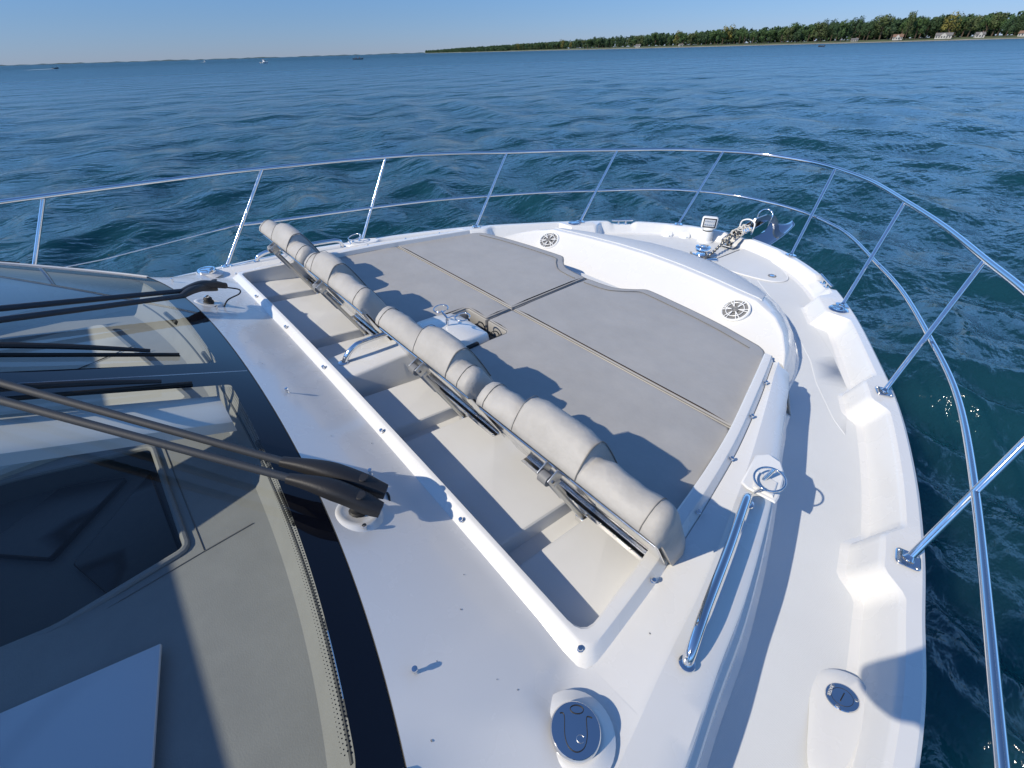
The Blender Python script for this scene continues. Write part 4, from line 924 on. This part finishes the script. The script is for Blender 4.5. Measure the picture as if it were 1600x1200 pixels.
# pale trim under the centre mullion, and lighter padding on the port side
rings = []
for q in np.linspace(0.14, 1.4, 20):
    y = 0.17 - q; z = wsz(0.2, y) - 0.06; w0, w1 = 0.10, 0.30 + 0.03 * q
    rings.append([(w0, y, z - 0.05), (w0, y, z), (w0 + 0.02, y, z + 0.012), (w1 - 0.02, y, z + 0.012), (w1, y, z - 0.005), (w1, y, z - 0.05)])
v, f = loft_geo(rings, closed=True, caps=True); mesh('mullion_trim', v, f, wht, dash, angle=40)
pad = plate('port_padding', rounded([(-1.45, -0.30), (-0.28, -0.06), (-0.22, -1.2), (-1.60, -1.2)], 0.05), lambda x, y: DZ + 0.0, 0.05, cream, dash, grid=0.15, bev=0.02)
tube('padding_seam', [(-1.0, -0.2, DZ + 0.056), (-0.85, -0.7, DZ + 0.056), (-0.80, -1.1, DZ + 0.056)], 0.003, dash2, pad, 6)
v, f = box_geo((0, 0, 0), (0.42, 0.40, 0.012), rot=Matrix.Rotation(R_(-12), 3, 'Z'), bev=0.003)
pp = mesh('flat_panel', v, f, papr, None); pp.location = (1.06, -0.62, DZ + 0.03); boat_thing(pp)
tag(pp, 'glossy pale flat panel lying on the grey dashboard behind the windscreen', 'panel')
# cabin shell behind the view: back wall, side glass and hardtop that shade the dash and side deck
rings = [[(-1.80, -1.65, -0.1), (-1.80, -1.65, 1.0), (1.80, -1.65, 1.0), (1.80, -1.65, -0.1)]]
mesh('cabin_back', [(-1.85, -2.2, -0.2), (1.85, -2.2, -0.2), (1.85, -2.2, 1.1), (-1.85, -2.2, 1.1)], [(0, 1, 2, 3)], dash2, Y)
ht = MB(); ht.add(*box_geo((0, -3.90, 1.50), (3.75, 3.8, 0.10), bev=0.04))
hto = ht.build('hardtop', gel, Y, angle=30)
for sg in (1, -1):
    P = [(sg * 2.0, -0.55, wsz(1.88, -0.55) - 0.02), (sg * 2.05, -1.0, 0.30), (sg * 2.06, -5.0, 0.17), (sg * 1.86, -5.0, 1.48), (sg * 1.86, -1.85, 1.48), (sg * 1.97, -2.0, wsz(1.97, -2.0))]
    mesh('side_window', P, [(0, 1, 2, 3, 4, 5)], fritm, Y, smooth=False)

# ================================================================== PHOTOGRAPHER on the side deck behind the view (casts the shadow across the near deck corner)
def figure(joints, bones, radii, name, m, parent):
    ks = list(joints); me = bpy.data.meshes.new(name); me.from_pydata([joints[k] for k in ks], [(ks.index(a), ks.index(b_)) for a, b_ in bones], [])
    o = bpy.data.objects.new(name, me); COL.objects.link(o); md = o.modifiers.new('skin', 'SKIN'); me.skin_vertices or o.data
    if not me.skin_vertices: bpy.context.view_layer.update()
    for i, k in enumerate(ks): me.skin_vertices[0].data[i].radius = radii[k]
    me.skin_vertices[0].data[0].use_root = True; o.modifiers.new('sub', 'SUBSURF').render_levels = 2; me.materials.append(m); o.parent = parent
    return o
cloth = mat('navy_cloth', (0.03, 0.045, 0.09), 0.85, mottle=(12, 0.2)); skn = mat('skin', (0.45, 0.27, 0.19), 0.55); hairm = mat('hair', (0.05, 0.03, 0.02), 0.7)
pr_ = bpy.data.objects.new('person', None); COL.objects.link(pr_); pr_.location = (2.27, -0.31, -0.12)
J = dict(pelvis=(0, 0, .92), belly=(0, 0, 1.08), chest=(0, .02, 1.28), neck=(0, .02, 1.46), head0=(0, .04, 1.56), head1=(0, .05, 1.66), sl=(-.19, .02, 1.40), sr=(.19, .02, 1.40), el=(-.31, .10, 1.20), er=(.24, .14, 1.18), wl=(-.20, .22, 1.40), wr=(.06, .24, 1.40),
         hl=(-.10, 0, .90), hr=(.10, 0, .90), kl=(-.11, .03, .50), kr=(.12, .03, .50), al=(-.12, -.01, .09), ar=(.13, -.01, .09), tl=(-.13, .15, .04), tr=(.15, .15, .04))
Bn = [('pelvis', 'belly'), ('belly', 'chest'), ('chest', 'neck'), ('neck', 'head0'), ('head0', 'head1'), ('chest', 'sl'), ('chest', 'sr'), ('sl', 'el'), ('sr', 'er'), ('el', 'wl'), ('er', 'wr'), ('pelvis', 'hl'), ('pelvis', 'hr'), ('hl', 'kl'), ('hr', 'kr'), ('kl', 'al'), ('kr', 'ar'), ('al', 'tl'), ('ar', 'tr')]
rv = dict(pelvis=.13, belly=.13, chest=.15, neck=.06, head0=.085, head1=.095, sl=.075, sr=.075, el=.045, er=.045, wl=.03, wr=.03, hl=.10, hr=.10, kl=.06, kr=.06, al=.045, ar=.045, tl=.035, tr=.035)
figure(J, Bn, {k: (v_, v_ * (0.75 if k in ('pelvis', 'belly', 'chest') else 1)) for k, v_ in rv.items()}, 'body', cloth, pr_)
v, f = lathe_geo((0, .045, 1.60), [(0.0, -0.11), (0.06, -0.10), (0.082, -0.04), (0.09, 0.03), (0.07, 0.09), (0.0, 0.12)], seg=24); mesh('face', v, f, skn, pr_)
v, f = lathe_geo((0, .03, 1.66), [(0.098, -0.03), (0.10, 0.02), (0.075, 0.07), (0.0, 0.09)], seg=24); mesh('hair', v, f, hairm, pr_)
for sx_h, w_ in ((-1, J['wl']), (1, J['wr'])):
    hv = MB(); c = Vector(w_); hv.add(*box_geo(tuple(c + Vector((0, .035, .045))), (.03, .05, .09), bev=0.012))
    for k in range(4): hv.add(*tube_geo(catmull([c + Vector((0, .02 + .018 * k, .085)), c + Vector((-.012 * sx_h, .02 + .018 * k, .12)), c + Vector((-.035 * sx_h, .02 + .018 * k, .13 - .006 * abs(k - 1)))], 4), 0.008, 8))
    hv.add(*tube_geo([c + Vector((0, .01, .03)), c + Vector((-.03 * sx_h, .0, .06)), c + Vector((-.045 * sx_h, .01, .085))], 0.009, 8)); hv.build('hand', skn, pr_)
boat_thing(pr_); tag(pr_, 'person in dark clothes on the side deck whose shadow falls over the near deck corner', 'person')

# ================================================================== WATER
wm = bpy.data.materials.new('lake_water'); wm.use_nodes = True; t = wm.node_tree; b = t.nodes['Principled BSDF']
b.inputs['Base Color'].default_value = (0.007, 0.046, 0.064, 1)
b.inputs['Subsurface Weight'].default_value = 1.0; b.subsurface_method = 'BURLEY'; b.inputs['Subsurface Radius'].default_value = (0.5, 1.2, 1.2); b.inputs['Subsurface Scale'].default_value = 1.0; b.inputs['Roughness'].default_value = 0.05; b.inputs['IOR'].default_value = 1.333
tc = t.nodes.new('ShaderNodeTexCoord'); mpn = t.nodes.new('ShaderNodeMapping'); mpn.inputs['Rotation'].default_value = (0, 0, R_(35)); mpn.inputs['Scale'].default_value = (1.0, 0.55, 1.0)
t.links.new(tc.outputs['Object'], mpn.inputs['Vector'])
def nz(scale, detail, dist, strength, prev=None):
    n = t.nodes.new('ShaderNodeTexNoise'); n.inputs['Scale'].default_value = scale; n.inputs['Detail'].default_value = detail; n.inputs['Roughness'].default_value = 0.55
    bp_ = t.nodes.new('ShaderNodeBump'); bp_.inputs['Distance'].default_value = dist; bp_.inputs['Strength'].default_value = strength
    t.links.new(mpn.outputs[0], n.inputs['Vector']); t.links.new(n.outputs['Fac'], bp_.inputs['Height'])
    if prev: t.links.new(prev.outputs[0], bp_.inputs['Normal'])
    return bp_
b0_ = nz(0.22, 2, 1.6, 1.0); b1_ = nz(0.9, 4, 0.42, 1.0, b0_); b2_ = nz(4.5, 4, 0.07, 1.0, b1_); t.links.new(b2_.outputs[0], b.inputs['Normal'])
an_ = t.nodes.new('ShaderNodeAttribute'); an_.attribute_name = 'chop'; t.links.new(an_.outputs['Fac'], b.inputs['Roughness'])
WZ = -1.6
nr, na = 620, 900
rad = np.concatenate([[0.0], 0.6 * (30000 / 0.6) ** (np.linspace(0, 1, nr))]); ang = np.linspace(0, 2 * np.pi, na, endpoint=False)
Rg, Ag = np.meshgrid(rad, ang, indexing='ij'); cxw, cyw = (MW @ CAMB).x, (MW @ CAMB).y
Xg = cxw + Rg * np.sin(Ag); Yg = cyw + Rg * np.cos(Ag); Zg = np.zeros_like(Xg); DX = np.zeros_like(Xg); DY = np.zeros_like(Xg)
cell = np.maximum(Rg * 2 * np.pi / na, Rg * math.log(30000 / 0.6) / nr)
wd = R_(200)                      # waves run roughly across the view
for k in range(110):
    lam = 0.30 * (11.0 / 0.30) ** (k / 109.0); kk = 2 * np.pi / lam; th = wd + rng.normal(0, 0.72); ph = rng.uniform(0, 2 * np.pi)
    amp = 0.0108 * lam ** 0.36 * (0.75 + 0.5 * rng.random()) * (0.35 if lam > 6 else 1.0)
    att = np.clip((lam / np.maximum(cell, 1e-6) - 2.5) / 4.0, 0, 1)
    arg = kk * (Xg * math.sin(th) + Yg * math.cos(th)) + ph
    Zg += amp * att * np.cos(arg); q = 0.6 * amp * att * np.sin(arg); DX -= q * math.sin(th); DY -= q * math.cos(th)
# keep the water under the hull calm
Xg = Xg + DX; Yg = Yg + DY
co = np.stack([Xg, Yg, Zg + WZ], -1).reshape(-1, 3)
i0 = (np.arange(nr)[:, None] * na + np.arange(na)[None, :]); i1 = (np.arange(nr)[:, None] * na + (np.arange(na)[None, :] + 1) % na)
fc = np.stack([i0, i0 + na, i1 + na, i1], -1).reshape(-1, 4)
me = bpy.data.meshes.new('lake'); me.vertices.add(len(co)); me.vertices.foreach_set('co', co.ravel()); me.loops.add(fc.size); me.loops.foreach_set('vertex_index', fc.ravel().astype(np.int32))
me.polygons.add(len(fc)); me.polygons.foreach_set('loop_start', np.arange(0, fc.size, 4, dtype=np.int32)); me.polygons.foreach_set('loop_total', np.full(len(fc), 4, dtype=np.int32)); me.polygons.foreach_set('use_smooth', np.ones(len(fc), dtype=bool))
me.update(calc_edges=True); me.validate(); me.materials.append(wm)
# wave slope too fine for the mesh is carried as surface roughness
ur = np.interp(Rg, [0, 15, 60, 200, 700, 30000], [0.07, 0.09, 0.18, 0.30, 0.40, 0.46]).astype(np.float32); at_ = me.attributes.new('chop', 'FLOAT', 'POINT'); at_.data.foreach_set('value', ur.ravel())
lake = bpy.data.objects.new('lake', me); COL.objects.link(lake); lake['kind'] = 'structure'
# foam flecks floating near the hull
fm = mat('foam', (0.55, 0.62, 0.62), 0.6); mb = MB()
for k in range(260):
    a = rng.uniform(0.2, 2.0); r = rng.uniform(2.6, 14.0); x = 2.0 + r * math.sin(a) * 0.8; y = r * math.cos(a) + rng.normal(0, 0.5)
    if abs(x) < 2.9 and y < 5.2: x += 1.6
    s_ = rng.uniform(0.004, 0.012); o = rng.uniform(0, 6.28); ir, ia = int(np.argmin(np.abs(rad - math.hypot(x - cxw, y - cyw)))), int((math.atan2(x - cxw, y - cyw) % (2 * np.pi)) / (2 * np.pi) * na) % na
    zz = WZ + Zg[ir, ia] + 0.012; n = 8
    vs = [(x + s_ * (1.6 + 0.5 * math.sin(q * 2.3)) * math.cos(q * 0.785) * math.cos(o) - s_ * 0.6 * math.sin(q * 0.785) * math.sin(o), y + s_ * 1.7 * math.cos(q * 0.785) * math.sin(o) + s_ * 0.6 * math.sin(q * 0.785) * math.cos(o), zz) for q in range(n)]
    mb.add(vs, [tuple(range(n))])
fo = mb.build('foam_flecks', fm, None, smooth=False); fo['kind'] = 'stuff'; fo['label'] = 'small pale foam flecks floating on the dark water beside the hull'; fo['category'] = 'foam'

# ================================================================== FAR SHORE
landm = mat('shore_grass', (0.10, 0.12, 0.05), 0.9, mottle=(0.05, 0.3)); sandm = mat('shore_sand', (0.30, 0.27, 0.22), 0.9, mottle=(0.03, 0.3)); farm = mat('far_land', (0.06, 0.09, 0.09), 0.95)
SH = [(-2, 800), (-8.4, 800), (-12, 800), (-16.2, 800), (-20.7, 840), (-25.7, 900), (-31, 960), (-37, 1080), (-43, 1400), (-49.5, 1900), (-54.7, 2700), (-58.3, 4300)]
def shp(az, d, z=0.0): a = R_(az); return Vector((cxw + d * math.sin(a), cyw + d * math.cos(a), z))
azs = [p[0] for p in SH][::-1]; ds = [p[1] for p in SH][::-1]
dist = lambda az: itp(az, azs, ds)
AZ = np.linspace(-58.3, 12, 220); rings = []
for az in AZ:
    d = dist(az) * (1 + 0.004 * math.sin(az * 3.1) + 0.003 * math.sin(az * 7.7)); rings.append([shp(az, d, WZ - 0.5), shp(az, d + 4, WZ + 0.25), shp(az, d + 10, WZ + 0.7), shp(az, d + 26, WZ + 1.6), shp(az, d + 90, WZ + 3.0), shp(az, d + 400, WZ + 3.5)])
v, f = loft_geo([[tuple(p) for p in r[:3]] for r in rings]); s_ = mesh('shore', v, f, sandm); s_['kind'] = 'structure'
v, f = loft_geo([[tuple(p + Vector((0, 0, -0.05 if i == 0 else 0))) for i, p in enumerate(r[2:])] for r in rings]); s_ = mesh('shore_land', v, f, landm); s_['kind'] = 'structure'
rings = []
for az in np.linspace(-110, -55, 160):
    hgt = 5 + 4 * math.sin(az * 1.3) * math.sin(az * 0.37) + 3 * math.sin(az * 5.1) + rng.uniform(0, 4); d = 9000
    rings.append([shp(az, d, WZ - 1), shp(az, d + 30, WZ + hgt), shp(az, d + 900, WZ + hgt), shp(az, d + 1500, WZ)])
v, f = loft_geo(rings); s_ = mesh('far_hills', v, f, farm); s_['kind'] = 'structure'
# ---- trees: a trunk with limbs, and a crown of many leaf clumps
def leafmat(n, c):
    m = mat(n, c, 0.85, mottle=(0.35, 0.55)); return m
leaf = [leafmat('foliage_green', (0.06, 0.115, 0.03)), leafmat('foliage_dark', (0.04, 0.082, 0.028)), leafmat('foliage_olive', (0.085, 0.115, 0.035)), leafmat('foliage_yellow', (0.2, 0.18, 0.035))]
def crown_mesh(seed, n, W_=1.0):
    r = random.Random(seed); V = []; Fc = []
    blobs = [(r.uniform(-0.27, 0.27), r.uniform(-0.27, 0.27), r.uniform(0.34, 0.86), r.uniform(0.13, 0.24)) for _ in range(11)]
    for k in range(n):
        bx, by, bz, br_ = r.choice(blobs); 
        while True:
            d = Vector((r.gauss(0, 1), r.gauss(0, 1), r.gauss(0, 1)))
            if d.length > 0.1: break
        d.normalize(); c = Vector((bx, by, bz)) + d * br_ * r.uniform(0.6, 1.08); s_ = r.uniform(0.018, 0.045)
        a = Vector((r.gauss(0, 1), r.gauss(0, 1), r.gauss(0, 1))).normalized(); b = a.cross(d); b = b.normalized() if b.length > 0.01 else Vector((1, 0, 0)); a = b.cross(d + Vector((0, 0, 0.3))).normalized()
        i = len(V); m = r.uniform(0.5, 1)
        V += [tuple(c + a * s_), tuple(c + b * s_ * m), tuple(c - a * s_), tuple(c - b * s_ * m)]; Fc.append((i, i + 1, i + 2, i + 3))
    me = bpy.data.meshes.new('crown'); me.from_pydata(V, [], Fc); return me
def trunk_mesh(seed):
    r = random.Random(seed); mb = MB(); mb.add(*tube_geo([(0, 0, -0.05), (0.01, 0, 0.25), (0.0, 0.01, 0.6)], [0.035, 0.025, 0.012], 8))
    for k in range(5):
        a = r.uniform(0, 6.28); mb.add(*tube_geo([(0.0, 0, 0.22 + 0.06 * k), (0.12 * math.cos(a), 0.12 * math.sin(a), 0.36 + 0.07 * k), (0.22 * math.cos(a), 0.22 * math.sin(a), 0.46 + 0.08 * k)], [0.016, 0.009, 0.004], 5))
    me = bpy.data.meshes.new('trunk'); me.from_pydata(mb.v, [], mb.f); me.materials.append(bark); return me
crowns = {}
for q in range(4):
    for s_ in range(4):
        me = crown_mesh(q * 10 + s_, 1100 if q < 3 else 800); me.materials.append(leaf[q]); crowns[(q, s_)] = me
trunks = [trunk_mesh(k) for k in range(3)]
TL = {0: 'broad green tree on the far shore', 1: 'dark dense tree on the far shore', 2: 'olive green tree on the far shore', 3: 'yellowing tree on the far shore'}
TG = {0: 'green shoreline trees', 1: 'dark shoreline trees', 2: 'olive shoreline trees', 3: 'yellowing shoreline trees'}
def tree(az, d, h, q, wf=1.0):
    o = bpy.data.objects.new('shore_tree', None); COL.objects.link(o); o.location = shp(az, d, WZ + itp(d - dist(az), [0, 26, 90, 400], [0.3, 2.0, 3.0, 3.5]) - 0.3); o.rotation_euler = (0, 0, random.uniform(0, 6.28)); o.scale = (h * wf, h * wf, h)
    TREES.append((az, o, q))
    c = bpy.data.objects.new('crown', crowns[(q, random.randrange(4))]); COL.objects.link(c); c.parent = o
    t_ = bpy.data.objects.new('trunk', random.choice(trunks)); COL.objects.link(t_); t_.parent = o
houses = [(-37.0, 34, 'cream house with grey roof among trees left of centre of the shore', 11, 5.5), (-15.6, 26, 'pale house with steep brown roof half hidden by trees', 12, 6.5), (-12.6, 24, 'long white house with grey roof on the open shore', 19, 6.5), (-10.4, 30, 'small white house just right of the long white house', 10, 6), (-7.9, 40, 'small brown roofed house near the right edge', 9, 6), (-5.6, 30, 'brown gabled house at the far right of the shore', 11, 6.5), (-18.6, 24, 'low pale house at the left of the group of houses', 9, 3.6), (-33.0, 32, 'white boathouse at the water edge below the trees', 8, 4)]
TREES = []
def near_house(az, d):
    for (ha, hd, *_r) in houses:
        if abs(az - ha) < 0.75 and d < dist(az) + hd + 10: return True
    return False
# front rows (nearest and largest), individually placed
n_t = 0; az = -3.0
while az > -50 and n_t < 285:
    D = dist(az); stp = (5.6 if D < 1000 else 9.0) / D * 57.3; 
    d = D + random.uniform(34, 80); h = random.uniform(17, 25) * (1.12 if random.random() < 0.12 else 1) * itp(az, [-50, -30, -8], [0.78, 0.95, 1.0])
    q = random.choices([0, 1, 2, 3], [5, 5, 3, 0.0])[0]
    if random.random() < 0.035 or -44.5 < az < -42.3: q = 3 if random.random() < 0.6 else q; 
    if not near_house(az, d): tree(az, d, h, q, random.uniform(0.75, 1.15)); n_t += 1
    az -= stp * random.uniform(0.6, 1.35)
tree(-15.1, dist(-15.1) + 30, 27, 2, 0.45)
def ordn(n): return '%d%s' % (n, 'th' if 10 <= n % 100 <= 20 else {1: 'st', 2: 'nd', 3: 'rd'}.get(n % 10, 'th'))
TREES.sort(key=lambda t_: -t_[0])
for i_, (az_, o_, q_) in enumerate(TREES):
    tag(o_, '%s, %s tree from the right end of the row' % (TL[q_], ordn(i_ + 1)), 'tree', TG[q_])
# woodland behind and the far tail of the shore: one mass of leaf clumps
def wood():
    V = []; Fc = []
    r = np.random.default_rng(5)
    for k in range(1500):
        az = r.uniform(-58.2, 2) if k % 2 else r.uniform(-58.2, -44); D = dist(az); d = D + (r.uniform(95, 150) if az > -50 else r.uniform(25, 90)); h = r.uniform(16, 23) * itp(az, [-58, -50, -40, -8], [0.75, 0.8, 0.9, 1.05]) ; c = shp(az, d, WZ + 3); w = h * r.uniform(0.3, 0.45)
        n = 70
        dd = r.normal(size=(n, 3)); dd /= np.linalg.norm(dd, axis=1)[:, None]
        for j in range(n):
            p = Vector((c.x + dd[j, 0] * w * r.uniform(0.5, 1), c.y + dd[j, 1] * w * r.uniform(0.5, 1), c.z + h * 0.48 + dd[j, 2] * h * 0.5 * r.uniform(0.7, 1.0))); s_ = h * r.uniform(0.05, 0.10)
            a = Vector(r.normal(size=3)).normalized(); b = a.orthogonal().normalized(); i = len(V); V += [tuple(p + a * s_), tuple(p + b * s_), tuple(p - a * s_), tuple(p - b * s_)]; Fc.append((i, i + 1, i + 2, i + 3))
    me = bpy.data.meshes.new('woodland'); me.from_pydata(V, [], Fc); me.materials.append(leaf[1]); o = bpy.data.objects.new('woodland', me); COL.objects.link(o)
    tag(o, 'dense woodland behind the shoreline trees, thinning to a point at the left', 'woodland', kind='stuff')
wood()
# ---- houses
wallm = mat('house_wall', (0.46, 0.44, 0.40), 0.8); roofm = mat('house_roof', (0.16, 0.15, 0.14), 0.85); roofb = mat('house_roof_brown', (0.20, 0.12, 0.08), 0.85); winm = mat('house_window', (0.04, 0.05, 0.06), 0.1)
for k, (az, dd, lab, w, h) in enumerate(houses):
    w *= 0.8; h *= 0.85
    o = bpy.data.objects.new('house', None); COL.objects.link(o); o.location = shp(az, dist(az) + dd, WZ + 1.6); a = R_(az); o.rotation_euler = (0, 0, -a + random.uniform(-0.3, 0.3)); tag(o, lab, 'house', 'houses along the far shore')
    dp = 8.0
    mesh('wall', [(-w / 2, -dp / 2, 0), (w / 2, -dp / 2, 0), (w / 2, dp / 2, 0), (-w / 2, dp / 2, 0), (-w / 2, -dp / 2, h * 0.62), (w / 2, -dp / 2, h * 0.62), (w / 2, dp / 2, h * 0.62), (-w / 2, dp / 2, h * 0.62), (-w / 2, 0, h), (w / 2, 0, h)], [(0, 1, 5, 4), (2, 3, 7, 6), (1, 2, 6, 9, 5), (3, 0, 4, 8, 7)], wallm, o, smooth=False)
    e = 0.5; rf = mesh('roof', [(-w / 2 - e, -dp / 2 - e, h * 0.58), (w / 2 + e, -dp / 2 - e, h * 0.58), (w / 2 + e, 0, h + 0.25), (-w / 2 - e, 0, h + 0.25), (w / 2 + e, dp / 2 + e, h * 0.58), (-w / 2 - e, dp / 2 + e, h * 0.58)], [(0, 1, 2, 3), (3, 2, 4, 5)], roofb if 'brown' in lab else roofm, o, smooth=False)
    rf.modifiers.new('t', 'SOLIDIFY').thickness = 0.25
    v, f = box_geo((w * 0.25, 0.8, h + 0.3), (0.8, 0.8, 1.8)); mesh('chimney', v, f, roofb, rf, smooth=False)
    if 'gabled' in lab or 'steep' in lab or 'long' in lab:
        v = [(-w * .18, -dp / 2 - 1.2, 0), (w * .18, -dp / 2 - 1.2, 0), (w * .18, -dp / 2 - 1.2, h * 0.62), (0, -dp / 2 - 1.2, h * 0.98), (-w * .18, -dp / 2 - 1.2, h * 0.62), (-w * .18, 0, 0), (w * .18, 0, 0), (w * .18, 0, h * 0.62), (0, 0, h * 0.98), (-w * .18, 0, h * 0.62)]
        mesh('gable', v, [(0, 1, 2, 3, 4), (1, 6, 7, 2), (0, 4, 9, 5), (2, 7, 8, 3), (4, 3, 8, 9)], wallm, o, smooth=False)
    for q in range(int(w / 2.4)):
        x = -w / 2 + 1.3 + q * 2.4; v, f = box_geo((x, -dp / 2 - (1.23 if ('long' in lab or 'steep' in lab or 'gabled' in lab) and abs(x) < w * .18 else 0.03), h * 0.33), (1.1, 0.12, 1.5)); mesh('window', v, f, winm, o, smooth=False)
# ---- small boats far out
bw = mat('boat_white', (0.75, 0.75, 0.73), 0.35); bd = mat('boat_dark', (0.05, 0.06, 0.08), 0.4); skinm = mat('clothing', (0.25, 0.10, 0.08), 0.8)
def small_boat(az, d, L_, head, m, lab, cabin=True, wake=False, people=0):
    o = bpy.data.objects.new('small_boat', None); COL.objects.link(o); o.location = shp(az, d, WZ - 0.1); o.rotation_euler = (0, 0, R_(head)); tag(o, lab, 'boat', 'small boats far out on the lake')
    rings = []
    for t_ in np.linspace(0, 1, 10):
        w = L_ * 0.18 * (1 - t_ ** 3 * 0.98); y = -L_ / 2 + L_ * t_; hh = 0.75 + 0.35 * t_ ** 2
        rings.append([(-w, y, hh), (-w * 0.9, y, 0.3), (-w * 0.4, y, -0.1), (w * 0.4, y, -0.1), (w * 0.9, y, 0.3), (w, y, hh), (w * 0.85, y, hh), (w * 0.8, y, 0.45), (-w * 0.8, y, 0.45), (-w * 0.85, y, hh)])
    v, f = loft_geo(rings, closed=True, caps=True); mesh('hull', v, f, m, o, angle=30)
    if cabin:
        v, f = box_geo((0, 0.0, 1.3), (L_ * 0.2, L_ * 0.26, 1.1), bev=0.15); c = mesh('cabin', v, f, bw, o); v, f = box_geo((0, 0.04, 1.5), (L_ * 0.205, L_ * 0.24, 0.42), bev=0.03); mesh('cabin_window', v, f, winm, c)
        v, f = box_geo((0, -0.1, 2.0), (L_ * 0.22, L_ * 0.32, 0.12), bev=0.04); mesh('canopy', v, f, bw, o)
    v, f = box_geo((0, -L_ / 2 - 0.2, 0.7), (0.4, 0.5, 1.1), bev=0.08); mesh('outboard_motor', v, f, bd, o)
    for p in range(people):
        v, f = lathe_geo((0.3 * (-1) ** p, L_ * (-0.2 + 0.35 * p), 0.5), [(0.0, 0), (0.2, 0.0), (0.17, 0.5), (0.24, 1.0), (0.08, 1.2), (0.06, 1.28), (0.12, 1.36), (0.12, 1.5), (0.0, 1.6)], seg=12)
        q = mesh('person', v, f, skinm, None); q.location = o.location; q.rotation_euler = o.rotation_euler; tag(q, 'figure in dark red %s of the low dark fishing boat' % ('at the stern' if p == 0 else 'near the bow'), 'person')
    if wake:
        n = 16; vs = []
        for k in range(n): y = -L_ / 2 - k * 2.2; w = 0.7 + k * 0.16; vs += [(-w, y, 0.18 - 0.006 * k), (0, y, 0.30 - 0.012 * k), (w, y, 0.18 - 0.006 * k)]
        wk = mesh('wake', vs, [(k * 3 + j, k * 3 + j + 1, k * 3 + j + 4, k * 3 + j + 3) for k in range(n - 1) for j in (0, 1)], fm, None); wk.location = o.location; wk.rotation_euler = o.rotation_euler
        wk['kind'] = 'stuff'; wk['label'] = 'white foam trailing behind a speeding boat'; wk['category'] = 'wake'
small_boat(-88.9, 560, 7.0, 60, bd, 'dark speedboat trailing a white wake at the far left', cabin=False, wake=True)
small_boat(-78.3, 900, 6.0, 70, bw, 'tiny white motorboat low on the horizon between the speedboat and the cabin boat', cabin=True, wake=True)
small_boat(-73.4, 430, 7.0, 35, bw, 'white cabin motorboat seen bow-on in the middle of the far lake', cabin=True)
small_boat(-64.9, 480, 8.0, 150, bd, 'low dark open fishing boat with figures, left of the tree line', cabin=False, people=2)
small_boat(-21.0, 420, 4.0, 80, bd, 'tiny dark dinghy off the wooded right-hand shore', cabin=False)
